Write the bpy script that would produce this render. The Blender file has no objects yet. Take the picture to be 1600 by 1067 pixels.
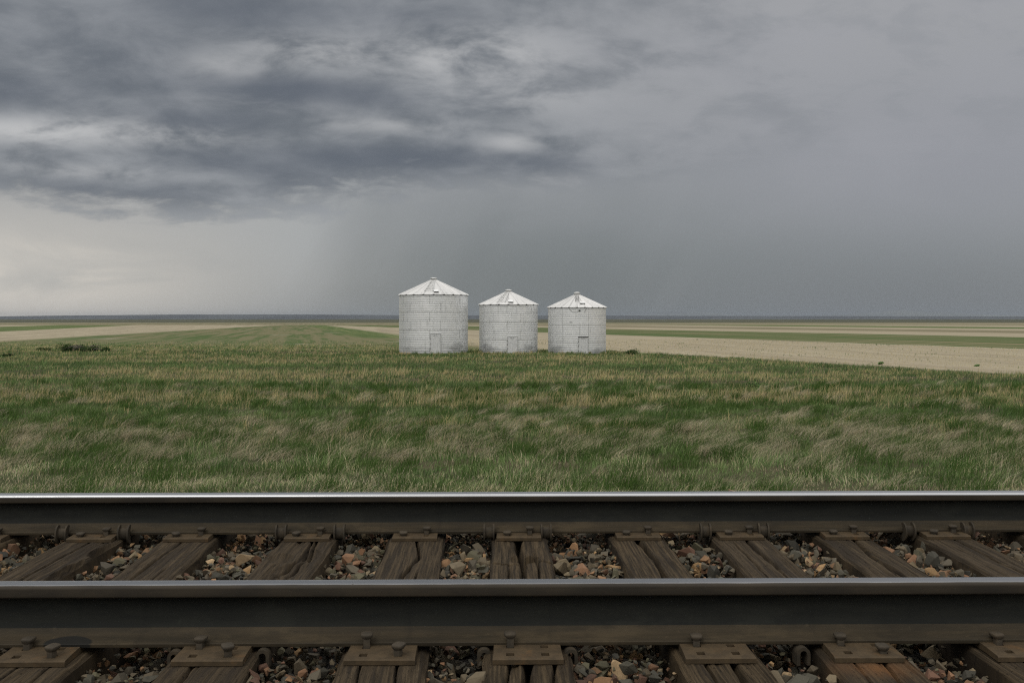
import bpy, bmesh, math, random
import numpy as np
from mathutils import Vector, Matrix, noise as mnoise

random.seed(11)
rng = np.random.default_rng(11)
scene = bpy.context.scene
C = scene.collection

# ------------------------------------------------------------------ camera
FPX = 1520.0                 # focal length in pixels of the 1600 px wide photo
HORIZON = 498.0
THETA = 0.015                # the track is turned this much against the view
CAM_Z = 0.97                 # above the tie plates
cam_d = bpy.data.cameras.new('camera')
cam = bpy.data.objects.new('camera', cam_d)
C.objects.link(cam)
cam_d.sensor_width = 36.0
cam_d.lens = 36.0 * FPX / 1600.0
cam_d.shift_y = (HORIZON - 533.5) / 1600.0
cam_d.clip_start = 0.05
cam_d.clip_end = 80000.0
cam.location = (0, 0, CAM_Z)
cam.rotation_euler = (math.pi / 2, 0, -THETA)
scene.camera = cam


def cw(X, Y):
    """camera-aligned ground coordinates -> world x, y"""
    c, s = math.cos(THETA), math.sin(THETA)
    return X * c + Y * s, -X * s + Y * c


def lin(r, g, b):
    f = lambda v: (v / 255 / 12.92) if v / 255 <= 0.04045 else ((v / 255 + 0.055) / 1.055) ** 2.4
    return (f(r), f(g), f(b), 1.0)


# ------------------------------------------------------------------ node expressions
class E:
    """a float socket that can be used in arithmetic"""
    def __init__(self, nt, s):
        self.nt, self.s = nt, s

    def _m(self, op, *a, clamp=False):
        n = self.nt.nodes.new('ShaderNodeMath')
        n.operation = op
        n.use_clamp = clamp
        for i, v in enumerate((self,) + a):
            if isinstance(v, E):
                self.nt.links.new(v.s, n.inputs[i])
            else:
                n.inputs[i].default_value = float(v)
        return E(self.nt, n.outputs[0])

    def __add__(self, o): return self._m('ADD', o)
    __radd__ = __add__
    def __sub__(self, o): return self._m('SUBTRACT', o)
    def __rsub__(self, o): return (self * -1.0) + o
    def __mul__(self, o): return self._m('MULTIPLY', o)
    __rmul__ = __mul__
    def __truediv__(self, o): return self._m('DIVIDE', o)
    def floor(self): return self._m('FLOOR')
    def fract(self): return self._m('FRACT')
    def abs(self): return self._m('ABSOLUTE')
    def sin(self): return self._m('SINE')
    def exp(self): return self._m('EXPONENT')
    def log(self): return self._m('LOGARITHM', math.e)
    def atan2(self, o): return self._m('ARCTAN2', o)
    def asin(self): return self._m('ARCSINE')
    def max(self, o): return self._m('MAXIMUM', o)
    def min(self, o): return self._m('MINIMUM', o)
    def clamp(self): return self._m('ADD', 0.0, clamp=True)

    def step(self, a, b):
        """smooth 0..1 as the value goes from a to b"""
        n = self.nt.nodes.new('ShaderNodeMapRange')
        n.interpolation_type = 'SMOOTHSTEP'
        self.nt.links.new(self.s, n.inputs[0])
        lo, hi, t0, t1 = (a, b, 0.0, 1.0) if a < b else (b, a, 1.0, 0.0)
        for i, v in zip((1, 2, 3, 4), (lo, hi, t0, t1)):
            n.inputs[i].default_value = v
        return E(self.nt, n.outputs[0])


def val(nt, v):
    n = nt.nodes.new('ShaderNodeValue')
    n.outputs[0].default_value = v
    return E(nt, n.outputs[0])


def mix(nt, a, b, fac, mode='MIX'):
    n = nt.nodes.new('ShaderNodeMix')
    n.data_type = 'RGBA'
    n.blend_type = mode
    for v, i in ((fac, 0), (a, 6), (b, 7)):
        if isinstance(v, E):
            nt.links.new(v.s, n.inputs[i])
        elif isinstance(v, bpy.types.NodeSocket):
            nt.links.new(v, n.inputs[i])
        elif i == 0:
            n.inputs[0].default_value = float(v)
        else:
            n.inputs[i].default_value = tuple(v) if len(v) == 4 else tuple(v) + (1.0,)
    return n.outputs[2]


def vec(nt, x, y, z):
    n = nt.nodes.new('ShaderNodeCombineXYZ')
    for i, v in enumerate((x, y, z)):
        if isinstance(v, E):
            nt.links.new(v.s, n.inputs[i])
        else:
            n.inputs[i].default_value = float(v)
    return n.outputs[0]


def xyz(nt, s):
    n = nt.nodes.new('ShaderNodeSeparateXYZ')
    nt.links.new(s, n.inputs[0])
    return [E(nt, o) for o in n.outputs]


def noi(nt, v, scale, detail=4.0, rough=0.5, dist=0.0):
    n = nt.nodes.new('ShaderNodeTexNoise')
    nt.links.new(v, n.inputs['Vector'])
    n.inputs['Scale'].default_value = scale
    n.inputs['Detail'].default_value = detail
    n.inputs['Roughness'].default_value = rough
    n.inputs['Distortion'].default_value = dist
    return E(nt, n.outputs['Fac'])


# ------------------------------------------------------------------ sky
SUN_ELEV, SUN_AZ = math.radians(52), math.radians(215)   # high behind the camera, a little to the left (veiled by cloud)


def sky_uv(px, py):
    X, Z = (px - 800) / FPX, (HORIZON - py) / FPX
    L = math.sqrt(X * X + 1 + Z * Z)
    return math.atan2(X, 1.0), math.asin(Z / L)


def build_world():
    w = bpy.data.worlds.new('World')
    scene.world = w
    w.use_nodes = True
    nt = w.node_tree
    nt.nodes.clear()
    out = nt.nodes.new('ShaderNodeOutputWorld')
    bg = nt.nodes.new('ShaderNodeBackground')
    bg.inputs['Strength'].default_value = 0.1
    sky = nt.nodes.new('ShaderNodeTexSky')
    sky.sky_type = 'NISHITA'
    sky.sun_disc = False
    sky.sun_elevation = SUN_ELEV
    sky.sun_rotation = SUN_AZ
    tc = nt.nodes.new('ShaderNodeTexCoord')
    x, y, z = xyz(nt, tc.outputs['Generated'])
    u = x.atan2(y) - THETA
    v = z.asin()
    K = 10.0                                              # 1 / background strength

    def col(r, g, b, k=1.0):
        c = lin(r, g, b)
        return (c[0] * K * k, c[1] * K * k, c[2] * K * k, 1.0)

    def blob(px, py, sx, sy, tilt=0.0):
        u0, v0 = sky_uv(px, py)
        du = (u - u0 - (v - v0) * tilt) * (FPX / sx)
        dv = (v - v0) * (FPX / sy)
        return ((du * du + dv * dv) * -1.0).exp()

    # cloud-plane coordinates, so that clouds crowd together towards the horizon
    zz = z.max(0.0) + 0.30
    cp = vec(nt, x / zz * 1.0, y / zz * 1.15, 0.3)
    n1 = noi(nt, cp, 2.3, 9.0, 0.52, 0.25)
    cp2 = vec(nt, x / zz * 1.0 + 3.7, y / zz * 1.2 + 1.3, 1.9)
    n2 = noi(nt, cp2, 6.5, 9.0, 0.58, 0.25)
    cp3 = vec(nt, u * 2.2 + 7.0, v * 5.5, 4.4)
    n3 = noi(nt, cp3, 2.6, 6.0, 0.55, 0.5)

    # grey rain air under the deck
    c = mix(nt, col(141, 145, 147), col(160, 161, 164), v.step(0.02, 0.30))
    c = mix(nt, c, col(148, 149, 156), blob(1450, 260, 420, 130) * 0.7)
    c = mix(nt, c, col(113, 118, 119), (blob(860, 470, 400, 150) * 0.92).clamp())
    c = mix(nt, c, col(118, 122, 126), (blob(1420, 470, 420, 90) * 0.85).clamp())
    c = mix(nt, c, col(172, 174, 174), blob(400, 350, 150, 90, 0.25) * 0.45)
    c = mix(nt, c, col(168, 170, 170), blob(300, 320, 190, 45) * 0.5)
    c = mix(nt, c, col(205, 200, 192), (blob(-70, 460, 390, 135) * (n3.step(0.2, 0.6) * 0.35 + 0.72)).clamp())
    c = mix(nt, c, col(226, 217, 203), blob(40, 420, 120, 30) * (n3.step(0.42, 0.62)) * 0.75)
    c = mix(nt, c, col(166, 167, 165), blob(160, 440, 200, 16) * n3.step(0.55, 0.4) * 0.45)
    c = mix(nt, c, col(128, 130, 129), blob(590, 462, 45, 24) * 0.3)
    c = mix(nt, c, col(176, 178, 178), blob(470, 370, 60, 85, 0.4) * 0.45)
    c = mix(nt, c, col(126, 130, 132), blob(565, 340, 55, 70, 0.4) * 0.30)
    c = mix(nt, c, col(168, 169, 171), blob(1060, 60, 120, 120, 0.6) * n3.step(0.3, 0.7) * 0.5)
    # slanting rain shafts
    sh = vec(nt, (u - v * 0.55) * 11.0, v * 1.3, 2.0)
    st = noi(nt, sh, 1.0, 3.0, 0.45, 0.3)
    c = mix(nt, c, col(96, 101, 104), st.step(0.5, 0.8) * v.step(0.33, 0.10) * (u * 1.0).step(-0.40, -0.18) * (u * 1.0).step(0.30, 0.0) * 0.26)
    c = mix(nt, c, col(176, 178, 180), st.step(0.5, 0.2) * v.step(0.33, 0.04) * (u * 1.0).step(-0.42, -0.2) * (u * 1.0).step(0.35, 0.0) * 0.28)
    c = mix(nt, c, col(158, 159, 164), n3.step(0.40, 0.72) * v.step(0.05, 0.2) * 0.45)
    c = mix(nt, c, col(134, 138, 143), n2.step(0.52, 0.36) * v.step(0.10, 0.24) * 0.30)

    # cloud deck on the left and overhead
    edge = (v - 0.130 + u * -0.035 + (n2 - 0.5) * 0.10 + (n1 - 0.5) * 0.05)
    edge = edge + blob(290, 330, 190, 60) * 0.022
    deck = edge.step(-0.010, 0.020)
    fade = (u + (n1 - 0.5) * 0.40 + (n2 - 0.5) * 0.15 - v * 0.20).step(0.27, -0.10)
    deck = deck * fade
    d = mix(nt, col(106, 111, 117), col(150, 153, 157), (n1 * 0.4 + n2 * 0.6).step(0.34, 0.68))
    for (px, py, sx, sy, k) in ((40, 205, 130, 17, .8), (215, 205, 130, 16, .7), (130, 268, 90, 10, .45), (350, 105, 60, 22, .5),
                                (480, 80, 90, 22, .6), (745, 88, 150, 40, .75), (800, 225, 45, 14, .65), (600, 195, 110, 12, .35),
                                (860, 150, 120, 30, .4), (420, 160, 110, 12, .3)):
        d = mix(nt, d, col(196, 196, 196), (blob(px, py, sx, sy) * (n2.step(0.30, 0.62)) * k * 1.1).clamp())
    for (px, py, sx, sy, k) in ((330, 268, 190, 26, .85), (260, 312, 150, 14, .6), (90, 288, 120, 10, .4), (480, 290, 110, 12, .4), (80, 150, 150, 26, .65), (650, 245, 160, 20, .6), (60, 60, 200, 50, .4),
                                (860, 255, 110, 16, .55), (500, 150, 240, 22, .6), (420, 20, 260, 30, .6), (560, 250, 200, 20, .5), (320, 190, 100, 16, .5), (560, 20, 160, 20, .5), (280, 300, 130, 14, .6),
                                (470, 135, 120, 14, .5)):
        d = mix(nt, d, col(92, 98, 108), (blob(px, py, sx, sy) * n1.step(0.75, 0.35) * k * 1.15).clamp())
    c = mix(nt, c, d, deck * 0.97)

    # the rest of the sky: bright broken overcast above and behind the viewer
    over = mix(nt, col(255, 250, 244, 0.85), col(255, 253, 250, 1.9), n1.step(0.3, 0.7))
    back = v.step(0.33, 0.85)
    side = u.abs().step(0.75, 2.3)
    low = mix(nt, col(176, 178, 180), col(255, 250, 243, 1.15), v.step(0.0, 0.6))
    c = mix(nt, c, low, side)
    c = mix(nt, c, over, back)
    # a thin share of the clear sky above the clouds shows through
    c = mix(nt, c, sky.outputs[0], 0.03)
    nt.links.new(c, bg.inputs['Color'])
    nt.links.new(bg.outputs[0], out.inputs[0])


build_world()
sd = bpy.data.lights.new('sun', 'SUN')
sd.energy = 1.0
sd.angle = math.radians(25)
sd.color = (1.0, 0.96, 0.9)
so = bpy.data.objects.new('sun', sd)
C.objects.link(so)
# direction towards the sun (azimuth clockwise from +Y)
sv = Vector((math.sin(SUN_AZ) * math.cos(SUN_ELEV), math.cos(SUN_AZ) * math.cos(SUN_ELEV), math.sin(SUN_ELEV)))
so.rotation_euler = sv.to_track_quat('Z', 'Y').to_euler()
so.location = (0, 0, 50)

scene.view_settings.view_transform = 'Standard'
scene.view_settings.look = 'None'
scene.view_settings.exposure = 0.0
scene.view_settings.gamma = 1.0
scene.render.engine = 'CYCLES'
scene.cycles.use_denoising = False
scene.cycles.filter_width = 1.2
scene.cycles.adaptive_threshold = 0.004
scene.cycles.sample_clamp_indirect = 4.0
scene.cycles.max_bounces = 6
scene.cycles.diffuse_bounces = 3
scene.cycles.glossy_bounces = 3


# ------------------------------------------------------------------ helpers
def tag(o, label=None, cat=None, group=None, kind=None):
    for k, v_ in (('label', label), ('category', cat), ('group', group), ('kind', kind)):
        if v_:
            o[k] = v_
    return o


def empty(name, loc=(0, 0, 0), rz=0.0):
    o = bpy.data.objects.new(name, None)
    C.objects.link(o)
    o.location = loc
    o.rotation_euler = (0, 0, rz)
    o.empty_display_size = 0.2
    return o


def mesh_obj(name, me, mats, parent=None, loc=None):
    o = bpy.data.objects.new(name, me)
    C.objects.link(o)
    for m in (mats if isinstance(mats, (list, tuple)) else [mats]):
        me.materials.append(m)
    if parent is not None:
        o.parent = parent
    if loc is not None:
        o.location = loc
    return o


def bm_obj(name, bm, mats, parent=None, smooth=None, loc=None):
    me = bpy.data.meshes.new(name)
    bm.to_mesh(me)
    bm.free()
    if smooth is not None:
        me.polygons.foreach_set('use_smooth', [True] * len(me.polygons))
        if smooth < 3.0:
            me.set_sharp_from_angle(angle=smooth)
    return mesh_obj(name, me, mats, parent, loc)


def np_mesh(name, V, F, cols=None, smooth=False, attr='tint'):
    """fast mesh from numpy: V (n,3), F (m,k) all faces the same size"""
    me = bpy.data.meshes.new(name)
    n, (m, k) = len(V), F.shape
    me.vertices.add(n)
    me.vertices.foreach_set('co', np.ascontiguousarray(V, dtype=np.float32).ravel())
    me.loops.add(m * k)
    me.loops.foreach_set('vertex_index', np.ascontiguousarray(F, dtype=np.int32).ravel())
    me.polygons.add(m)
    me.polygons.foreach_set('loop_start', np.arange(0, m * k, k, dtype=np.int32))
    me.polygons.foreach_set('use_smooth', np.full(m, smooth, dtype=bool))
    if cols is not None:
        a = me.attributes.new(attr, 'FLOAT_COLOR', 'POINT')
        cc = np.ones((n, 4), dtype=np.float32)
        cc[:, :3] = cols
        a.data.foreach_set('color', cc.ravel())
    me.update(calc_edges=True)
    return me


def box(bm, cx, cy, cz, sx, sy, sz, rot=None, bevel=0.0):
    r = bmesh.ops.create_cube(bm, size=1.0)
    vs = r['verts']
    bmesh.ops.scale(bm, vec=(sx, sy, sz), verts=vs)
    if bevel:
        es = list({e for v_ in vs for e in v_.link_edges})
        rb = bmesh.ops.bevel(bm, geom=es, offset=bevel, segments=2, affect='EDGES', profile=0.5)
        vs = list({v_ for f in rb['faces'] for v_ in f.verts} | {v_ for v_ in vs if v_.is_valid})
    if rot is not None:
        bmesh.ops.rotate(bm, cent=(0, 0, 0), matrix=rot, verts=vs)
    bmesh.ops.translate(bm, vec=(cx, cy, cz), verts=vs)
    return vs


def tube(bm, pts, r, n=8, cap=True):
    pts = [Vector(p) for p in pts]
    rings = []
    for i, p in enumerate(pts):
        t = (pts[min(i + 1, len(pts) - 1)] - pts[max(i - 1, 0)]).normalized()
        a = Vector((0, 0, 1)) if abs(t.z) < 0.9 else Vector((1, 0, 0))
        s = t.cross(a).normalized()
        q = s.cross(t).normalized()
        rr = r[i] if isinstance(r, (list, tuple)) else r
        rings.append([bm.verts.new(p + (s * math.cos(2 * math.pi * k / n) + q * math.sin(2 * math.pi * k / n)) * rr) for k in range(n)])
    for a, b in zip(rings[:-1], rings[1:]):
        for k in range(n):
            bm.faces.new((a[k], a[(k + 1) % n], b[(k + 1) % n], b[k]))
    if cap:
        bm.faces.new(rings[0][::-1])
        bm.faces.new(rings[-1])


def hashn(ix, iy, seed):
    h = (ix.astype(np.int64) * 374761393 + iy.astype(np.int64) * 668265263 + seed * 974634777) & 0xffffffff
    h = ((h ^ (h >> 13)) * 1274126177) & 0xffffffff
    return ((h ^ (h >> 16)) & 0xffffff) / float(0xffffff)


def vn(x, y, seed=0):
    x, y = np.asarray(x, float), np.asarray(y, float)
    ix, iy = np.floor(x), np.floor(y)
    fx, fy = x - ix, y - iy
    fx, fy = fx * fx * (3 - 2 * fx), fy * fy * (3 - 2 * fy)
    a, b = hashn(ix, iy, seed), hashn(ix + 1, iy, seed)
    c_, d_ = hashn(ix, iy + 1, seed), hashn(ix + 1, iy + 1, seed)
    return (a * (1 - fx) + b * fx) * (1 - fy) + (c_ * (1 - fx) + d_ * fx) * fy


def fbm(x, y, seed=0, oct_=4):
    t, a, s = 0.0, 0.5, 0.0
    for k in range(oct_):
        t = t + a * vn(x * 2 ** k, y * 2 ** k, seed + k * 17)
        s += a
        a *= 0.5
    return t / s


def material(name):
    m = bpy.data.materials.new(name)
    m.use_nodes = True
    nt = m.node_tree
    nt.nodes.clear()
    out = nt.nodes.new('ShaderNodeOutputMaterial')
    p = nt.nodes.new('ShaderNodeBsdfPrincipled')
    nt.links.new(p.outputs[0], out.inputs[0])
    return m, nt, p


def coord(nt, kind='Object'):
    n = nt.nodes.new('ShaderNodeTexCoord')
    return n.outputs[kind]


def geo_pos(nt):
    return nt.nodes.new('ShaderNodeNewGeometry').outputs['Position']


def put(nt, p, name, v):
    if isinstance(v, E):
        nt.links.new(v.s, p.inputs[name])
    elif isinstance(v, bpy.types.NodeSocket):
        nt.links.new(v, p.inputs[name])
    else:
        p.inputs[name].default_value = v


def bump(nt, p, h, strength, dist):
    b = nt.nodes.new('ShaderNodeBump')
    b.inputs['Strength'].default_value = strength
    b.inputs['Distance'].default_value = dist
    nt.links.new(h.s, b.inputs['Height'])
    nt.links.new(b.outputs[0], p.inputs['Normal'])


# ------------------------------------------------------------------ terrain
PY = [-30000, -3.0, 0.2, 1.7, 5.7, 8.9, 10.5, 16, 30, 60, 85, 300, 40000]
PZ = [-1.6, -1.3, -0.80, -0.170, -0.170, -1.75, -1.85, -1.88, -2.10, -2.20, -2.27, -2.27, -2.27]


def zg(x, y):
    x, y = np.asarray(x, float), np.asarray(y, float)
    z = np.interp(y, PY, PZ)
    k = np.clip((y - 9) / 6, 0, 1) * np.clip((140 - y) / 40, 0, 1)
    z = z + k * ((fbm(x / 9, y / 5, 5) - 0.5) * 0.22 + (fbm(x / 2.2, y / 1.6, 9) - 0.5) * 0.12
             + np.clip(1 - np.abs(y - 24) / 6.5, 0, 1) * (fbm(x / 1.1, y / .8, 13, 3) - 0.5) * 0.55)
    return z


def axis(lo, hi, d0, d1, dense):
    """coordinates dense (d0) inside `dense`, growing outside"""
    a, b = dense
    c_ = list(np.arange(a, b + 1e-6, d0))
    d, q = d0, b
    while q < hi:
        d *= d1
        q += d
        c_.append(min(q, hi))
    d, q = d0, a
    while q > lo:
        d *= d1
        q -= d
        c_.insert(0, max(q, lo))
    return np.array(c_)


def grid_mesh(name, xs, ys, fz, smooth=True):
    XX, YY = np.meshgrid(xs, ys)
    V = np.stack([XX.ravel(), YY.ravel(), fz(XX, YY).ravel()], 1)
    nx, ny = len(xs), len(ys)
    i, j = np.meshgrid(np.arange(nx - 1), np.arange(ny - 1))
    a = (j * nx + i).ravel()
    F = np.stack([a, a + 1, a + nx + 1, a + nx], 1)
    return np_mesh(name, V, F, smooth=smooth)


R_GROUND = 16500.0


def ground_material():
    m, nt, p = material('prairie_ground')
    pos = geo_pos(nt)
    x, y, z = xyz(nt, pos)
    # camera-aligned copies of x and y
    Y = y * math.cos(THETA) + x * math.sin(THETA)
    X = x * math.cos(THETA) - y * math.sin(THETA)
    big = noi(nt, pos, 0.02, 4.0)
    mid = noi(nt, pos, 0.35, 5.0, 0.6)
    fine = noi(nt, pos, 3.0, 5.0, 0.65)
    str_ = noi(nt, vec(nt, X * 0.05, Y * 0.5, 0.0), 1.0, 4.0, 0.6)
    # rows run away from the camera, leaning left
    row = X + Y * 0.21
    rown = noi(nt, vec(nt, row * 0.55, Y * 0.02, 0.0), 1.0, 3.0, 0.6)
    rowb = noi(nt, vec(nt, row * 0.16, Y * 0.01, 3.0), 1.0, 3.0, 0.6)
    dx = (mid - 0.5) * 3.0

    tan = mix(nt, (0.225, 0.195, 0.135), (0.30, 0.265, 0.19), rown.step(0.3, 0.7))
    tan = mix(nt, tan, (0.16, 0.14, 0.10), fine.step(0.5, 0.8) * 0.35)
    tan = mix(nt, tan, (0.185, 0.155, 0.115), rowb.step(0.52, 0.7) * 0.6)
    weeds = noi(nt, vec(nt, X * 0.5, Y * 0.25, 8.0), 1.0, 3.0, 0.7)
    tan = mix(nt, tan, (0.12, 0.125, 0.065), weeds.step(0.64, 0.74) * 0.5)
    ln = noi(nt, vec(nt, (X + Y * 0.41) * 0.9, Y * 0.03, 9.0), 1.0, 4.0, 0.7)
    tan = mix(nt, tan, (0.17, 0.145, 0.10), ln.step(0.52, 0.66) * 0.45)
    green = mix(nt, (0.055, 0.085, 0.026), (0.11, 0.13, 0.05), rown.step(0.35, 0.7))
    green = mix(nt, green, (0.20, 0.175, 0.11), rown.step(0.6, 0.75) * 0.55)
    olive = mix(nt, (0.115, 0.105, 0.062), (0.19, 0.165, 0.108), rown.step(0.35, 0.65))
    # rows of young crop between bare strips
    rg = rown * 0.6 + rowb * 0.4
    rowr = noi(nt, vec(nt, (X + Y * 0.41) * 0.35, Y * 0.012, 6.0), 1.0, 3.0, 0.65)
    greenr = mix(nt, (0.055, 0.085, 0.026), (0.145, 0.13, 0.07), rowr.step(0.46, 0.62))
    crop = mix(nt, (0.128, 0.120, 0.064), (0.056, 0.086, 0.027), (rg + (big - 0.5) * 0.2 + (mid - 0.5) * 0.35 + (fine - 0.5) * 0.12).step(0.45, 0.60))
    crop = mix(nt, crop, (0.24, 0.225, 0.175), (noi(nt, vec(nt, X * 0.08, Y * 0.06, 2.0), 1.0, 4.0, 0.6)).step(0.6, 0.7) * 0.6)

    def side(a, b, soft=1.5):
        """1 to the right of the line x = a + b (Y - 150)"""
        return (X + dx - (Y - 150.0) * b - a).step(-soft, soft)

    c = tan
    c = mix(nt, c, green, ((X + dx + 150.0 + (Y - 250.0) * 0.25).abs()).step(22, 18))    # far left strip of young green
    c = mix(nt, c, crop, side(-75, -0.126, 3.0))
    c = mix(nt, c, green, side(-22, -0.242, 2.0) * Y.step(150, 175))
    c = mix(nt, c, tan, side(-12, -0.242, 2.0))
    c = mix(nt, c, greenr, side(38, -0.387))
    c = mix(nt, c, tan, side(99, -0.43))
    c = mix(nt, c, olive, side(143, -0.458))
    c = mix(nt, c, tan, side(190, -0.47))
    c = mix(nt, c, green, side(240, -0.48))
    c = mix(nt, c, tan, side(300, -0.48))
    c = mix(nt, c, olive, side(390, -0.48))
    c = mix(nt, c, tan, side(470, -0.48))
    # far plain: thin stripes of fields, then dark pasture
    ly = Y.max(1.0).log()
    st = noi(nt, vec(nt, X * 0.0006 + 5.0, ly * 9.0, 0.0), 1.0, 2.0, 0.5)
    far = mix(nt, tan, olive, st.step(0.44, 0.48))
    far = mix(nt, far, green, st.step(0.55, 0.58))
    c = mix(nt, c, far, (Y + dx * 6.0).step(470, 520))
    dark = mix(nt, (0.045, 0.05, 0.035), (0.085, 0.085, 0.055), noi(nt, vec(nt, X * 0.0008, ly * 12.0, 0.0), 1.0, 3.0).step(0.4, 0.6))
    c = mix(nt, c, dark, (Y + (big - 0.5) * 80.0).step(740, 800))
    # meadow soil and thatch under the grass
    mead = mix(nt, (0.040, 0.044, 0.020), (0.062, 0.052, 0.031), str_.step(0.4, 0.65))
    mead = mix(nt, mead, (0.12, 0.10, 0.065), fine.step(0.58, 0.8) * 0.4)
    bnd = val(nt, 99.0) - (X - 9.5).max(0.0) * 2.27 + (mid - 0.5) * 5.0 + (X + 9.0).min(0.0) * -0.06
    c = mix(nt, c, mead, (Y - bnd).step(3.0, -3.0))
    nt.links.new(c, p.inputs['Base Color'])
    p.inputs['Roughness'].default_value = 1.0
    p.inputs['Specular IOR Level'].default_value = 0.1
    bump(nt, p, fine, 0.4, 0.02)
    return m


def build_ground():
    xs = axis(-R_GROUND, R_GROUND, 0.6, 1.12, (-36, 36))
    ys = axis(-R_GROUND, R_GROUND, 0.4, 1.12, (-4, 70))
    o = mesh_obj('ground', grid_mesh('ground', xs, ys, zg), ground_material())
    tag(o, kind='structure')


build_ground()


def hills_material(name, a, b, sc):
    m, nt, p = material(name)
    pos = geo_pos(nt)
    c = mix(nt, a, b, noi(nt, pos, sc, 5.0, 0.6).step(0.35, 0.65))
    nt.links.new(c, p.inputs['Base Color'])
    p.inputs['Roughness'].default_value = 1.0
    return m


def build_hills():
    # a low dark plateau on the skyline, higher on the left
    def ridge(name, y0, depth, prof, mat, seed, amp):
        us = np.linspace(-0.95, 0.95, 400)
        ts = np.linspace(0, 1, 9)
        V = []
        for t in ts:
            Yd = y0 + depth * t
            h = np.interp(us, prof[0], prof[1]) * math.sin(min(1.0, t * 1.6) * math.pi / 2)
            h = h * (1 + amp * (fbm(us * 9 + seed, us * 0 + t * 2, seed) - 0.5)) - 3.0
            for uu, hh in zip(us, h):
                wx, wy = cw(uu * Yd, Yd)
                V.append((wx, wy, hh))
        n = len(us)
        i, j = np.meshgrid(np.arange(n - 1), np.arange(len(ts) - 1))
        a = (j * n + i).ravel()
        F = np.stack([a, a + 1, a + n + 1, a + n], 1)
        o = mesh_obj(name, np_mesh(name, np.array(V), F, smooth=True), mat)
        tag(o, kind='structure')
    px = lambda q: (q - 800) / FPX
    D = 7600.0
    top = lambda py: (HORIZON - py) * D / FPX + 3.3 + 3.0
    ridge('hills', 6200.0, 1800.0,
          ([-1, px(0), px(120), px(300), px(620), px(900), px(1200), px(1600), 1],
           [top(495.5), top(495), top(493.4), top(492.2), top(492.6), top(493.8), top(494.2), top(495), top(495)]),
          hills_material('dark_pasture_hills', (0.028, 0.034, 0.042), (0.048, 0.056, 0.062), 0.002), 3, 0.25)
    D = 10300.0
    ridge('mountains', 9300.0, 1400.0,
          ([-1, px(480), px(640), px(960), px(1010), px(1050), px(1090), px(1150), px(1300), px(1370), px(1410), px(1480), px(1560), 1],
           [0, 2, 5, top(494), top(489), top(485.5), top(487), top(493), top(493), top(489), top(485), top(489), top(493), 5]),
          hills_material('far_hazed_mountains', (0.10, 0.115, 0.13), (0.12, 0.135, 0.14), 0.001), 8, 0.2)  # pale blue base colour, haze painted into the mountains


build_hills()


# ------------------------------------------------------------------ track materials
def rail_head_material(name, lo, hi, k=1.0):
    m, nt, p = material(name)
    o = coord(nt)
    x, y, z = xyz(nt, o)
    sc = noi(nt, vec(nt, x * 0.6, y * 260.0, z * 260.0), 1.0, 4.0, 0.6)
    blot = noi(nt, vec(nt, x * 5.0, y * 20.0, z * 20.0), 1.0, 4.0, 0.6)
    chip = noi(nt, vec(nt, x * 22.0, y * 3.0, 0.0), 1.0, 4.0, 0.7)
    pol = (z + (blot - 0.5) * 0.002 - chip.step(0.62, 0.8) * 0.006).step(lo, hi)
    pol = pol * (1.0 - noi(nt, vec(nt, x * 1.3, y * 90.0, 5.0), 1.0, 5.0, 0.7).step(0.55, 0.75) * 0.35)
    steel = mix(nt, (0.33 * k, 0.345 * k, 0.36 * k), (0.44 * k, 0.445 * k, 0.455 * k), sc.step(0.3, 0.7))
    rust = mix(nt, (0.018, 0.015, 0.011), (0.033, 0.026, 0.017), blot.step(0.3, 0.7))
    nt.links.new(mix(nt, rust, steel, pol), p.inputs['Base Color'])
    put(nt, p, 'Metallic', pol * 0.97)
    put(nt, p, 'Roughness', (pol * -0.44 + 0.72) + (sc - 0.5) * 0.1)
    put(nt, p, 'Specular IOR Level', 0.25)
    return m


def rail_side_material(name, a, b, stain=None):
    m, nt, p = material(name)
    o = coord(nt)
    x, y, z = xyz(nt, o)
    n = noi(nt, vec(nt, x * 3.0, y * 30.0, z * 30.0), 1.0, 6.0, 0.65)
    f = noi(nt, o, 45.0, 4.0, 0.7)
    c = mix(nt, a, b, n.step(0.3, 0.7))
    c = mix(nt, c, tuple(2.0 * q for q in b), f.step(0.60, 0.78) * 0.5)
    pt = noi(nt, vec(nt, x * 4.0, y * 9.0, z * 9.0), 1.0, 7.0, 0.7)
    c = mix(nt, c, tuple(1.6 * q for q in b), pt.step(0.50, 0.68) * 0.6)
    c = mix(nt, c, tuple(0.55 * q for q in a), pt.step(0.45, 0.30) * 0.5)
    run = noi(nt, vec(nt, x * 9.0, y, z * 0.8), 1.0, 4.0, 0.6)
    c = mix(nt, c, tuple(0.5 * q for q in a), run.step(0.55, 0.75) * 0.4)
    if stain:
        for (sx, wx) in stain:
            e = ((x - sx) * (1.0 / wx))
            e = (e * e + ((y + 0.072) * 26.0) * ((y + 0.072) * 26.0) + (n - 0.5) * 0.7)
            c = mix(nt, c, (0.006, 0.0065, 0.006), e.step(1.0, 0.8) * 0.9)
    nt.links.new(c, p.inputs['Base Color'])
    p.inputs['Roughness'].default_value = 0.75
    p.inputs['Specular IOR Level'].default_value = 0.25
    bump(nt, p, f, 0.25, 0.002)
    return m


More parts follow.
